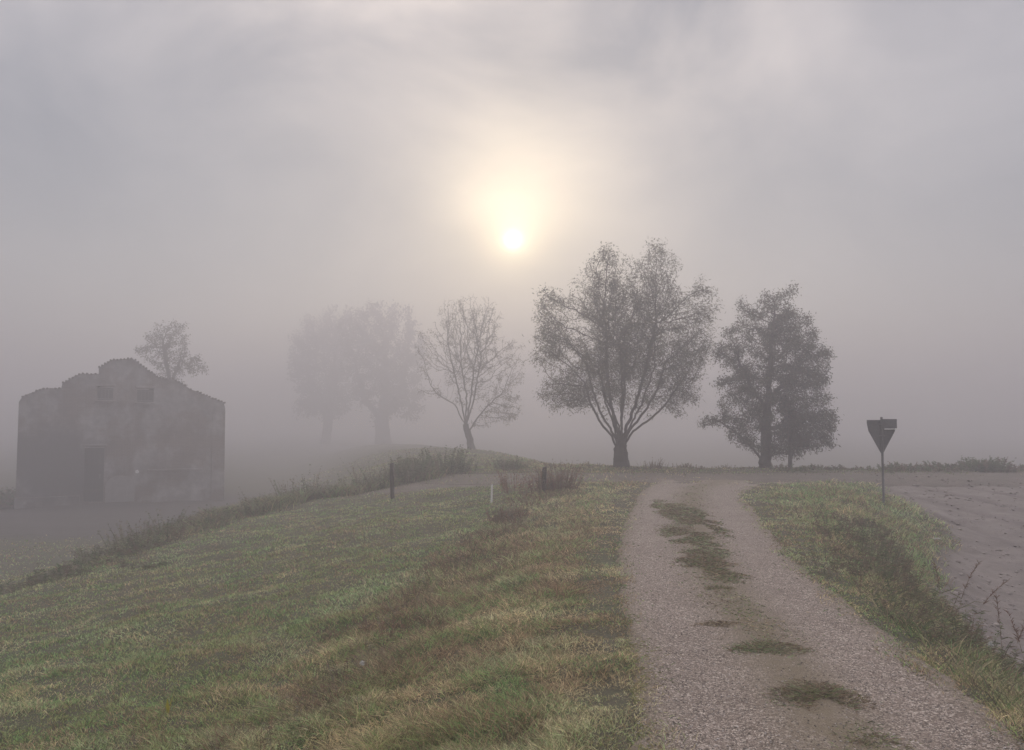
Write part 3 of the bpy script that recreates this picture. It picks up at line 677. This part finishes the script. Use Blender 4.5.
# nearly bare tree
tree('slender half bare tree on the levee left of the pollard willow', (472, 452), 54,
     [(450, 322, 14, 30, 0), (484, 322, 20, 30, 6), (430, 355, 18, 32, -4), (430, 392, 18, 8, 0), (510, 362, 18, 30, 4), (502, 405, 22, 22, -6, 1.3), (470, 358, 34, 56, 0, .8), (480, 422, 14, 12, 0, .4), (466, 345, 30, 50, 25, .5), (470, 345, 30, 50, -25, .5)],
     [(470, 440), (466, 425)],
     [(1., [(461, 400, -4), (454, 370, -5)]), (1., [(471, 395, 5), (474, 365, 6)]), (.9, [(455, 405, 4), (436, 394, 2)]), (.8, [(480, 415, -4), (496, 398, -5)]), (1., [(466, 395, 8), (460, 365, 18)]), (1., [(474, 400, -8), (480, 370, -18)])],
     .24, .009, 3600, .22, 3.6, .31, 6500, (.14, .034), [L_YEL, L_BRN, L_OLIVE], 31, 3, .40, .12, th=.9, trop=.38, cap=.075, leaf_fn=lambda x, y: .25 + .4 * sstep(470, 505, x) * sstep(350, 400, y))
# far trees dissolving in the fog
tree('wide faint tree fading in the fog left of the half bare tree', (384, 445), 134,
     [(382, 340, 38, 40, 0), (405, 350, 24, 40, 5), (360, 345, 25, 40, -8), (385, 385, 38, 36, 0), (375, 310, 20, 14, 0), (410, 400, 18, 24, 0), (402, 312, 12, 12, 0)],
     [(383, 432), (382, 422)], [(1., [(365, 400, 0), (355, 370, 5)]), (1., [(385, 390, 5), (383, 345, 0)]), (1., [(400, 395, -5), (408, 360, 0)]), (.6, [(372, 415, 0)])],
     1.25, .04, 1700, .78, 8, 1.1, 13000, (.5, .22), [L_OLIVE, L_DARK], 41, 4, .3, .4, th=2, trop=.2)
tree('faintest tree almost lost in fog, farthest left along the levee', (326, 440), 154,
     [(322, 350, 34, 38, 0), (300, 365, 18, 30, 5), (335, 390, 28, 30, -5), (340, 330, 24, 24, 0), (312, 400, 22, 20, 0)],
     [(328, 428), (328, 415)], [(1., [(310, 390, 0), (305, 365, 5)]), (1., [(335, 380, -5), (335, 345, 0)])],
       .9, .045, 1300, 1.0, 9, 1.4, 10000, (.6, .26), [L_OLIVE, L_DARK], 43, 4, .25, .5, th=2, trop=.2)
# tree behind the ruin
tree('spindly tree rising behind the roofline of the ruined house', (172, 503), 59,
     [(165, 340, 22, 18, 0), (175, 328, 12, 9, 0), (148, 352, 16, 10, 0), (185, 365, 20, 14, 0), (170, 365, 22, 18, 0), (203, 376, 9, 5, 0, .7), (165, 385, 20, 14, 0)],
     [(172, 450), (170, 410), (170, 385)], [(1., [(165, 360, 0), (160, 345, 4)]), (1., [(178, 360, 4), (190, 368, 0)])],
     .22, .011, 1300, .27, 4, .42, 4600, (.15, .06), [L_OLIVE, L_BRN], 47, 3, .42, .15, th=1)

# ------------------------------------------------------------------ ruined house
HY = 46.0; HROT = R(26)
HB = at(122, 503, HY); HZ = float(H(HB[0], HY)) - .1
def hx(px):           # distance along the front wall, which is turned towards the track
    k = (px - 512) / FPX; return (k * HY - HB[0]) / (math.cos(HROT) - k * math.sin(HROT))
def hz(py, px=122): return at(px, py, HY + hx(px) * math.sin(HROT))[2] - HZ
house = empty('ruined_house', (HB[0], HY, HZ), HROT); tag(house, 'derelict brick farmhouse with a broken stepped gable standing in the low field', 'house')
def wall_mat():
    m, nt, b, out = new_mat('old_brick_and_plaster'); L = nt.links.new
    tc = nt.nodes.new('ShaderNodeTexCoord').outputs['Object']
    mp = N(nt, 'ShaderNodeMapping'); mp.inputs['Rotation'].default_value = (R(90), 0, 0); L(tc, mp.inputs[0])
    br = N(nt, 'ShaderNodeTexBrick', Scale=1.0); br.inputs['Brick Width'].default_value = .27; br.inputs['Row Height'].default_value = .08; br.inputs['Mortar Size'].default_value = .012
    br.inputs['Color1'].default_value = (.15, .105, .09, 1); br.inputs['Color2'].default_value = (.19, .14, .12, 1); br.inputs['Mortar'].default_value = (.24, .22, .2, 1); L(mp.outputs[0], br.inputs['Vector'])
    n1 = noise(nt, .45, 6, .65, tc); n2 = noise(nt, 2.2, 8, .7, tc)
    pl = ramp(nt, n2.outputs[0], [(.3, (.17, .16, .155)), (.7, (.44, .42, .41))]).outputs[0]
    f_ = ramp(nt, n1.outputs[0], [(.45, (0, 0, 0)), (.56, (1, 1, 1))]).outputs[0]
    c = mix(nt, f_, br.outputs['Color'], pl)
    c = mix(nt, .7, c, ramp(nt, noise(nt, .8, 5, .6, tc).outputs[0], [(.35, (.45, .44, .45)), (.65, (1, 1, 1))]).outputs[0], 'MULTIPLY')
    ds = nt.nodes.new('ShaderNodeVectorMath'); ds.operation = 'DISTANCE'; L(tc, ds.inputs[0]); ds.inputs[1].default_value = (-3.4, 0, 2.3)
    ad = nt.nodes.new('ShaderNodeMath'); ad.operation = 'MULTIPLY_ADD'; L(n1.outputs[0], ad.inputs[0]); ad.inputs[1].default_value = 4.0; L(ds.outputs['Value'], ad.inputs[2])
    st = nt.nodes.new('ShaderNodeMapRange'); st.interpolation_type = 'SMOOTHSTEP'; L(ad.outputs[0], st.inputs['Value'])
    for k_, v_ in (('From Min', 3.4), ('From Max', 4.8), ('To Min', 1.0), ('To Max', 0.0)): st.inputs[k_].default_value = v_
    c = mix(nt, st.outputs['Result'], c, (.10, .093, .095))        # old damp stain left of the door
    L(c, b.inputs['Base Color']); b.inputs['Roughness'].default_value = .95; bump(nt, n2.outputs[0], b, .5, .05)
    return m
M_WALL = wall_mat()
M_TILE = simple('old_roof_tile', (.06, .045, .04), (.11, .08, .07), 4, .9, .6, .04)
M_PLASTER = simple('pale_plaster', (.20, .185, .18), (.30, .285, .275), 2.5, .9, .3, .02)
M_DOOR_AND_SHADE = simple('door_wood_and_shade', (.035, .033, .036), (.06, .056, .058), 8, .85, .4, .01, (1, 1, .1))  # door wood, also the painted shade in the window openings
outline = [(19, 506), (19, 402), (23, 396), (43, 388), (61, 388.5), (62, 383), (79, 373.5), (98, 374), (98, 368), (110, 360), (131, 358), (141, 365), (157, 377), (173, 378.5), (192, 390), (197, 391.5), (224, 403), (225.5, 409), (226, 506)]
holes = [[(97, 386), (113, 386), (113, 400), (97, 400)], [(137, 388), (153.5, 388), (153.5, 402), (137, 402)], [(86, 447), (106, 447), (106, 502), (86, 502)]]
def facade():
    bm = bmesh.new(); rr = random.Random(3)
    pts = []
    for (a, b_) in zip(outline, outline[1:] + outline[:1]):
        n = max(1, int(math.hypot(b_[0] - a[0], b_[1] - a[1]) / 3)) if a[1] < 500 and b_[1] < 500 and abs(a[0] - b_[0]) > 2 else 1
        for i in range(n):
            t = i / n; pts.append((a[0] + (b_[0] - a[0]) * t, a[1] + (b_[1] - a[1]) * t + (rr.uniform(-.5, .5) if i else 0)))
    edges = []
    for loop in [pts] + holes:
        vs = [bm.verts.new((hx(p[0]), 0, hz(p[1], p[0]))) for p in loop]
        edges += [bm.edges.new((vs[i], vs[(i + 1) % len(vs)])) for i in range(len(vs))]
    g = bmesh.ops.triangle_fill(bm, use_beauty=True, use_dissolve=False, edges=edges)
    fs = [e for e in g['geom'] if isinstance(e, bmesh.types.BMFace)]
    ex = bmesh.ops.extrude_face_region(bm, geom=fs)
    bmesh.ops.translate(bm, vec=(0, .45, 0), verts=[v for v in ex['geom'] if isinstance(v, bmesh.types.BMVert)])
    bmesh.ops.recalc_face_normals(bm, faces=bm.faces)
    return bm
bm_obj('front_wall', facade(), M_WALL, house)
x0, x1 = hx(19), hx(226)
for nm, (ax_, ay_, bx_, by_), hs in (('side_wall', (x0 + .225, .46, x0 + .225, 9.5), (5.6, 5.5, 5.5, 5.4, 5.5)), ('side_wall', (x1 - .225, .46, x1 - .225, 9.5), (5.6, 5.5, 5.5, 5.4, 5.5)), ('rear_wall', (x0 + .46, 9.27, x1 - .46, 9.27), (5.5, 6.8, 7.7, 6.8, 5.5))):
    bm = bmesh.new(); n = 24; d = Vector((bx_ - ax_, by_ - ay_, 0)); nrm = Vector((-d.y, d.x, 0)).normalized() * .22; rr = random.Random(hash((ax_, ay_)) % 99)
    rows = []
    for i in range(n + 1):
        t = i / n; c = Vector((ax_, ay_, 0)) + d * t; h = np.interp(t, np.linspace(0, 1, 5), hs) + rr.uniform(-.12, .12)
        rows.append([bm.verts.new(c + nrm * s + Vector((0, 0, z))) for s, z in ((1, 0), (1, h), (-1, h), (-1, 0))])
    for a, b_ in zip(rows[:-1], rows[1:]):
        for k in range(3): bm.faces.new((a[k], a[k + 1], b_[k + 1], b_[k]))
    bm.faces.new(rows[0]); bm.faces.new(rows[-1][::-1]); bmesh.ops.recalc_face_normals(bm, faces=bm.faces)
    bm_obj(nm, bm, M_WALL, house)
# remaining roof tiles along the steps
for (a, b_) in (((21, 397), (45, 387)), ((45, 387.5), (61, 388)), ((61, 383), (80, 372.5)), ((80, 373), (97, 373.5)), ((97, 367), (111, 359)), ((111, 359.5), (132, 357.5)), ((133, 358.5), (158, 377)), ((158, 377.5), (174, 378)), ((174, 378.5), (192, 389.5)), ((196, 390.5), (226, 403))):
    p, q_ = Vector((hx(a[0]), 0, hz(a[1], a[0]))), Vector((hx(b_[0]), 0, hz(b_[1], b_[0]))); d = q_ - p; L_ = d.length; ang = math.atan2(d.z, d.x)
    bm = bmesh.new(); n = max(2, int(L_ / .17)); rr = random.Random(int(a[0]))
    for i in range(n):
        if rr.random() < .1 and i: continue
        c = p + d * ((i + .5) / n); g0 = len(bm.verts)
        m = Matrix.Translation(c + Vector((0, .2 + rr.uniform(-.05, .03), -.04 + rr.uniform(-.02, .03)))) @ Matrix.Rotation(-ang + rr.uniform(-.1, .1), 4, 'Y') @ Matrix.Rotation(R(90), 4, 'X')
        bmesh.ops.create_cone(bm, cap_ends=True, segments=8, radius1=.065, radius2=.055, depth=.75 + rr.uniform(-.08, .15), matrix=m)
    bm_obj('roof_tiles', bm, M_TILE, house)
# unseen slabs behind the gable, added to block light and darken the windows
for (pa, pb, za, zb_) in ((21, 122, 404, 372), (224, 122, 408, 372)):
    bm = bmesh.new(); a, b_ = (hx(pa), hz(za, pa)), (hx(pb), hz(zb_, pb)); y0, y1 = .5, 7.5
    vs = [bm.verts.new((p[0], y, p[1] + o)) for o in (0, -.12) for (p, y) in ((a, y0), (b_, y0), (b_, y1), (a, y1))]
    for q_ in ((0, 1, 2, 3), (7, 6, 5, 4), (0, 4, 5, 1), (1, 5, 6, 2), (2, 6, 7, 3), (3, 7, 4, 0)): bm.faces.new([vs[i] for i in q_])
    bmesh.ops.recalc_face_normals(bm, faces=bm.faces); bm_obj('light_blocking_roof', bm, M_TILE, house)
# door, lintels, infill, ledge, plinth
dx0, dx1 = hx(86), hx(106)
fr = bmesh.new(); add_box(fr, ((dx0 + dx1) / 2, .20, hz(475)), (dx1 - dx0 - .01, .08, hz(447) - hz(502) - .01)); door = bm_obj('door', fr, M_DOOR_AND_SHADE, house)
fr = bmesh.new(); add_box(fr, ((dx0 + dx1) / 2, .145, hz(463)), (dx1 - dx0 - .03, .025, .14)); bm_obj('batten', fr, M_WOOD, door)
fr = bmesh.new(); add_box(fr, ((dx0 + dx1) / 2, .145, hz(490)), (dx1 - dx0 - .03, .025, .14)); bm_obj('batten', fr, M_WOOD, door)
fr = bmesh.new(); add_box(fr, (dx1 - .2, .125, hz(476)), (.05, .06, .22), 0, .01); bm_obj('handle', fr, M_METAL, door)
for (a, b_, py) in ((95, 115, 385), (135, 155.5, 387), (84, 108, 445.5)):
    fr = bmesh.new(); add_box(fr, ((hx(a) + hx(b_)) / 2, .2, hz(py, a)), (hx(b_) - hx(a), .46, .13), 0, .02); bm_obj('lintel', fr, M_WALL, house)
for (a, b_, py0, py1) in ((97, 113, 386, 400), (137, 153.5, 388, 402)):
    w = bmesh.new(); xa, xb, za, zb = hx(a), hx(b_), hz(py1, a), hz(py0, a); t = .07
    for c, s in ((((xa + xb) / 2, .3, za + t / 2), (xb - xa - .01, .1, t)), (((xa + xb) / 2, .3, zb - t / 2 - .09), (xb - xa - .01, .1, t)), ((xa + t / 2 + .005, .3, (za + zb) / 2 - .04), (t, .1, zb - za - .26)), ((xb - t / 2 - .005, .3, (za + zb) / 2 - .04), (t, .1, zb - za - .26))): add_box(w, c, s)
    sh = bmesh.new(); nb = 4  # dark boards stand in for the shade inside the open windows
    for k in range(nb): add_box(sh, (xa + t + (xb - xa - 2 * t) * (k + .5) / nb, .33 + .012 * (k % 2), (za + zb) / 2 - .04), ((xb - xa - 2 * t) / nb - .012, .03, zb - za - .27))
    win = bm_obj('window', w, M_DOOR_AND_SHADE, house); bm_obj('opening_shade_boards', sh, M_DOOR_AND_SHADE, win)
    s_ = bmesh.new(); add_box(s_, ((xa + xb) / 2, -.03, za - .05), (xb - xa + .16, .3, .1), 0, .015); bm_obj('sill', s_, M_WALL, win)
ar = bmesh.new(); ca, ra = hx(122.5), hx(137) - hx(122.5); zb_, zt = hz(502), hz(486)
vs = [ar.verts.new((ca - ra, -.03, zb_))] + [ar.verts.new((ca - ra * math.cos(t), -.03, zt + ra * .8 * math.sin(t))) for t in np.linspace(0, math.pi, 18)] + [ar.verts.new((ca + ra, -.03, zb_))]
fc = ar.faces.new(vs); ex = bmesh.ops.extrude_face_region(ar, geom=[fc]); bmesh.ops.translate(ar, vec=(0, .028, 0), verts=[v for v in ex['geom'] if isinstance(v, bmesh.types.BMVert)]); bmesh.ops.recalc_face_normals(ar, faces=ar.faces)
tag(bm_obj('arch_infill', ar, M_PLASTER, house), 'pale plastered infill of a bricked-up arch')
lg = bmesh.new(); add_box(lg, ((hx(149) + hx(204)) / 2, -.06, hz(470, 176)), (hx(204) - hx(149), .116, .14), 0, .02); bm_obj('ledge', lg, M_WALL, house)
pl = bmesh.new(); add_box(pl, (hx(218), -.07, hz(412, 218) / 2), (.6, .136, hz(412, 218)), 0, .02); bm_obj('pilaster', pl, M_WALL, house)
pl = bmesh.new(); add_box(pl, (hx(51), -.1, .3), (hx(84) - hx(19), .196, .6), 0, .04); bm_obj('plinth', pl, M_WALL, house)
lm = bmesh.new(); add_cyl(lm, (hx(139), -.02, hz(472)), (hx(139), -.14, hz(472)), .1, .1, 16); bm_obj('wall_disc', lm, M_WHITE, house)

# ------------------------------------------------------------------ yield sign seen from behind
SY = 19.3; SP = at(883.5, 497, SY); sz = float(H(SP[0], SY)); ss = FPX / SY
sign = empty('yield_sign', (SP[0], SY, sz), R(-10)); tag(sign, 'triangular give-way sign seen from its dark back on a thin pole at the verge', 'road sign')
szp = lambda py: at(883, py, SY)[2] - sz
bm = bmesh.new(); add_cyl(bm, (0, 0, -.1), (0, 0, szp(417.5)), .028, n=14); add_cyl(bm, (0, 0, szp(417.5)), (0, 0, szp(417.5) + .015), .031, .02, 14); bm_obj('pole', bm, M_METAL, sign, smooth=False)
def prism(pts, y0, y1, bev=.0):
    bm = bmesh.new(); vs = [bm.verts.new((p[0], y0, p[1])) for p in pts]; fc = bm.faces.new(vs)
    ex = bmesh.ops.extrude_face_region(bm, geom=[fc]); bmesh.ops.translate(bm, vec=(0, y1 - y0, 0), verts=[v for v in ex['geom'] if isinstance(v, bmesh.types.BMVert)]); bmesh.ops.recalc_face_normals(bm, faces=bm.faces); return bm
zt, zl, zb = szp(420), szp(431), szp(454)
W2 = .325
tri = [(-W2, zt), (W2 * .86, zt), (W2 * .93, zt - .05), (W2 * .92, zl), (.035, zb + .04), (0, zb), (-.035, zb + .04), (-W2 * .9, zl), (-W2 * 1.0, zt - .09)]
plate = bm_obj('sign_plate', prism(tri, .034, .046), M_PLATE, sign)
# folded rim
inner = [(x * .93, (z - (zt + zb) / 2) * .93 + (zt + zb) / 2) for x, z in tri]
bm = bmesh.new()
for (a, b_, c, d) in zip(tri, tri[1:] + tri[:1], inner[1:] + inner[:1], inner):
    vs = [bm.verts.new((p[0], .012, p[1])) for p in (a, b_, c, d)] + [bm.verts.new((p[0], .033, p[1])) for p in (a, b_, c, d)]
    for q_ in ((0, 1, 2, 3), (7, 6, 5, 4), (0, 4, 5, 1), (1, 5, 6, 2), (2, 6, 7, 3), (3, 7, 4, 0)): bm.faces.new([vs[i] for i in q_])
bmesh.ops.recalc_face_normals(bm, faces=bm.faces); bm_obj('rim', bm, M_PLATE, plate)
bm = bmesh.new(); add_box(bm, (.165, -.045, szp(423.6)), (.33, .02, .22), 0, .006); bm_obj('direction_plate', bm, M_PLATE, sign)
bm = bmesh.new(); add_box(bm, (.185, -.047, szp(429)), (.28, .024, .022), 0, .004); bm_obj('plate_edge', bm, M_WHITE, sign)
for py in (424.5, 436):
    bm = bmesh.new(); add_box(bm, (0, 0, szp(py)), (.12, .075, .035), 0, .006); add_cyl(bm, (-.045, -.06, szp(py)), (-.045, .03, szp(py)), .006, n=8); add_cyl(bm, (.045, -.06, szp(py)), (.045, .03, szp(py)), .006, n=8); bm_obj('clamp', bm, M_METAL, sign)

# ------------------------------------------------------------------ posts, stake, wire, slab, leaf, seed head
def post(label, px, pyt, pyb, Yd, r, tilt, mat, name, cat, capped=False):
    p = at(px, pyb, Yd); z = float(H(p[0], Yd)); h = at(px, pyt, Yd)[2] - z
    o = empty(name, (p[0], Yd, z)); o.rotation_euler = (R(2), tilt, 0); tag(o, label, cat)
    bm = bmesh.new(); rr = random.Random(int(px)); prev = None; n = 12; rings = []
    for i in range(9):
        t = i / 8; rad = r * (1.08 - .16 * t); c = (rr.uniform(-.006, .006), rr.uniform(-.006, .006))
        rings.append([bm.verts.new((c[0] + rad * (1 + rr.uniform(-.06, .06)) * math.cos(k * 2 * math.pi / n), c[1] + rad * math.sin(k * 2 * math.pi / n), -.2 + (h + .2) * t + (0.3 * rad * math.cos(k * 2 * math.pi / n) if i == 8 else 0))) for k in range(n)])
    for a, b_ in zip(rings[:-1], rings[1:]):
        for k in range(n): bm.faces.new((a[k], a[(k + 1) % n], b_[(k + 1) % n], b_[k]))
    bm.faces.new(rings[-1]); bm_obj('shaft', bm, mat, o)
    for zz in (h * .5, h * .85):
        bm = bmesh.new(); add_cyl(bm, (0, 0, zz), (0, 0, zz + .02), r * 1.12, n=12); bm_obj('wire_band', bm, M_WIRE, o)
    return o, h
pA, hA = post('dark wooden post standing in the weeds on the levee crest', 392.5, 463, 491, 24.5, .062, R(-1.5), M_WOOD, 'fence_post', 'post')
pB, hB = post('dark wooden post half hidden in the rusty dry bush', 544, 467, 490, 21.3, .06, R(1), M_WOOD, 'fence_post', 'post')
p = at(491.5, 497, 20.5); z = float(H(p[0], 20.5)); o = empty('marker_stake', (p[0], 20.5, z)); o.rotation_euler = (0, R(1.5), R(20)); tag(o, 'thin white marker stake in the short grass between the two dark posts', 'stake')
hst = at(491.5, 484.5, 20.5)[2] - z
bm = bmesh.new(); add_box(bm, (0, 0, hst / 2 - .1), (.045, .03, hst + .2), 0, .006); bm_obj('shaft', bm, M_WHITE, o)
bm = bmesh.new(); add_box(bm, (0, 0, hst + .012), (.049, .034, .02), 0, .004); bm_obj('cap', bm, M_PALE, o)
bpy.context.view_layer.update()
bm = bmesh.new()
for fz in (.5, .85):
    a, b_ = pA.matrix_world @ Vector((.08, 0, hA * fz)), pB.matrix_world @ Vector((-.09, 0, hB * fz)); prev = a
    for i in range(1, 13):
        t = i / 12; c = a.lerp(b_, t) - Vector((0, 0, .10 * 4 * t * (1 - t))); add_cyl(bm, prev, c, .004, n=5); prev = c
tag(bm_obj('fence_wire', bm, M_WIRE), 'two thin sagging wires strung between the dark wooden posts', 'wire')
p = at(933, 519, 17.2); o = empty('concrete_slab', (p[0], 17.2, float(H(p[0], 17.2)) + .01), R(12)); tag(o, 'small pale slab lying where the bank meets the bare earth', 'slab')
bm = bmesh.new(); add_box(bm, (0, 0, 0), (.26, .12, .04), 0, .01)
bm_obj('slab', bm, M_PALE, o)
d = ray(167, 748); p = np.array([0, 0, EYE]) + d * ((EYE + .95) / -d[2]); z = float(H(p[0], p[1]))
B = Blades(); a = np.array([.2, 2.2, 4.0]); B.add(np.tile([0, 0, -.01], (3, 1)), np.stack([.12 * np.cos(a), .12 * np.sin(a), np.ones(3)], 1), np.array([.24, .16, .12]), .026, np.stack([.15 * np.cos(a), .15 * np.sin(a), 0 * a], 1), np.array([(.42, .36, .03), (.36, .32, .03), (.3, .28, .04)]))
o = tag(link_mesh('yellow_leaf', B.mesh('yellow_leaf'), M_LEAF, None, (p[0], p[1], z)), 'upright yellow leaf standing in the grass at the lower left', 'leaf')
for px, py, zz, lab in ((362, 698, -.5, 'white downy seed head in the grass of the left meadow'), (991, 646, -.05, 'white downy seed head in the long grass of the right bank')):
    d = ray(px, py); p = np.array([0, 0, EYE]) + d * ((EYE - zz) / -d[2]); z = float(H(p[0], p[1]))
    o = empty('downy_flower', (p[0], p[1], z)); tag(o, lab, 'flower')
    n = 90; v = unit(rng.normal(size=(n, 3))); B = Blades(); B.add(np.tile([0, 0, .2], (n, 1)), v, .03, .004, np.zeros(3), np.array((.6, .6, .58)))
    link_mesh('fluff', B.mesh('fluff'), M_LEAF, o)
    B = Blades(); B.add(np.array([[0, 0, -.01]]), np.array([[.05, 0, 1.]]), .21, .006, np.zeros(3), np.array(W_OLIVE)); link_mesh('stem', B.mesh('stem'), M_GRASS, o)

# ------------------------------------------------------------------ fog, sky, sun
DENS = .0165
bm = bmesh.new(); add_box(bm, (0, 0, (-6.5 + 21.5) / 2), (800, 800, 28)); 
m = bpy.data.materials.new('haze'); m.use_nodes = True; nt = m.node_tree; nt.nodes.clear()
out = nt.nodes.new('ShaderNodeOutputMaterial'); pv = nt.nodes.new('ShaderNodeVolumePrincipled')
pv.inputs['Color'].default_value = (.765, .76, .80, 1); pv.inputs['Density'].default_value = DENS; pv.inputs['Anisotropy'].default_value = .58
nt.links.new(pv.outputs[0], out.inputs['Volume'])
haze = tag(bm_obj('haze', bm, m), 'thick morning fog over the levee and fields', kind='stuff')

sd = ray(513, 240); sd /= np.linalg.norm(sd); ELEV, AZ = math.asin(sd[2]), math.atan2(sd[0], sd[1])
sl = bpy.data.lights.new('sun', 'SUN'); sl.energy = .65; sl.angle = R(10); sl.color = (1, .82, .62)
so = bpy.data.objects.new('sun', sl); col.objects.link(so); so.rotation_euler = Vector(-sd).to_track_quat('-Z', 'Y').to_euler()
w = bpy.data.worlds.new('World'); scene.world = w; w.use_nodes = True; nt = w.node_tree; nt.nodes.clear(); L = nt.links.new
out = nt.nodes.new('ShaderNodeOutputWorld')
sky = nt.nodes.new('ShaderNodeTexSky'); sky.sky_type = 'NISHITA'; sky.sun_disc = False; sky.sun_elevation = ELEV; sky.sun_rotation = AZ; sky.dust_density = .3; sky.air_density = 1
bg1 = N(nt, 'ShaderNodeBackground', Strength=.05); L(sky.outputs[0], bg1.inputs['Color'])
tc = nt.nodes.new('ShaderNodeTexCoord').outputs['Generated']
sx = nt.nodes.new('ShaderNodeSeparateXYZ'); L(tc, sx.inputs[0])
def mth(op, a, b=None, clamp=False):
    n = nt.nodes.new('ShaderNodeMath'); n.operation = op; n.use_clamp = clamp
    for i, v in enumerate((a, b)):
        if v is None: continue
        if hasattr(v, 'is_linked'): L(v, n.inputs[i])
        else: n.inputs[i].default_value = v
    return n.outputs[0]
mp = N(nt, 'ShaderNodeMapping'); mp.inputs['Scale'].default_value = (1, 1, 1.6); L(tc, mp.inputs[0])
cl1 = noise(nt, 3.4, 5, .5, mp.outputs[0]); cl1.inputs['Distortion'].default_value = .4
up = mth('MAXIMUM', sx.outputs[2], 0.0)
over = mth('MULTIPLY', mth('ADD', mth('MULTIPLY', mth('POWER', up, 4.0), 12.0), .23), mth('MAXIMUM', mth('ADD', mth('MULTIPLY', mth('SUBTRACT', cl1.outputs[0], .5), 6.5), 1.0), .15))
vd = nt.nodes.new('ShaderNodeVectorMath'); vd.operation = 'DOT_PRODUCT'; L(tc, vd.inputs[0]); vd.inputs[1].default_value = tuple(sd)
ang = mth('ARCCOSINE', mth('MINIMUM', vd.outputs['Value'], 1.0))
bg2 = N(nt, 'ShaderNodeBackground'); wm = mth('EXPONENT', mth('MULTIPLY', mth('POWER', mth('DIVIDE', ang, R(38)), 2.0), -1.0))
L(mth('MULTIPLY', mth('MULTIPLY', over, mth('ADD', mth('MULTIPLY', wm, .5), .68)), .42), bg2.inputs['Strength'])
L(mix(nt, wm, (.90, .835, .85), (1.0, .80, .61)), bg2.inputs['Color'])
disc = mth('MULTIPLY', mth('EXPONENT', mth('MULTIPLY', mth('POWER', mth('DIVIDE', ang, R(.5)), 2.0), -1.0)), 6.0)
aur = mth('MULTIPLY', mth('EXPONENT', mth('MULTIPLY', mth('DIVIDE', ang, R(3.8)), -1.0)), mth('MULTIPLY', cl1.outputs[0], 2.0))
gd = ray(514, 178); gd /= np.linalg.norm(gd)      # thinner cloud above the sun
vd2 = nt.nodes.new('ShaderNodeVectorMath'); vd2.operation = 'DOT_PRODUCT'; L(tc, vd2.inputs[0]); vd2.inputs[1].default_value = tuple(gd)
ang2 = mth('ARCCOSINE', mth('MINIMUM', vd2.outputs['Value'], 1.0))
thin = mth('MULTIPLY', mth('EXPONENT', mth('MULTIPLY', mth('POWER', mth('DIVIDE', ang2, R(4.6)), 2.0), -1.0)), mth('MULTIPLY', cl1.outputs[0], .6))
aur = mth('ADD', mth('ADD', aur, thin), mth('MULTIPLY', mth('EXPONENT', mth('MULTIPLY', mth('DIVIDE', ang, R(1.25)), -1.0)), 2.4))
bg3 = N(nt, 'ShaderNodeBackground'); bg3.inputs['Color'].default_value = (1, .80, .45, 1); L(mth('ADD', disc, aur), bg3.inputs['Strength'])
a1 = nt.nodes.new('ShaderNodeAddShader'); a2 = nt.nodes.new('ShaderNodeAddShader')
L(bg1.outputs[0], a1.inputs[0]); L(bg2.outputs[0], a1.inputs[1]); L(a1.outputs[0], a2.inputs[0]); L(bg3.outputs[0], a2.inputs[1]); L(a2.outputs[0], out.inputs['Surface'])

# ------------------------------------------------------------------ render settings
scene.view_settings.view_transform = 'Standard'; scene.view_settings.look = 'None'; scene.view_settings.gamma = 1; scene.view_settings.use_curve_mapping = False
scene.view_settings.exposure = 0.16
cy = scene.cycles
cy.volume_bounces = 3; cy.max_bounces = 6; cy.diffuse_bounces = 2; cy.transmission_bounces = 2; cy.transparent_max_bounces = 4
cy.use_denoising = True; cy.denoiser = 'OPENIMAGEDENOISE'; cy.use_adaptive_sampling = True; cy.adaptive_threshold = .02
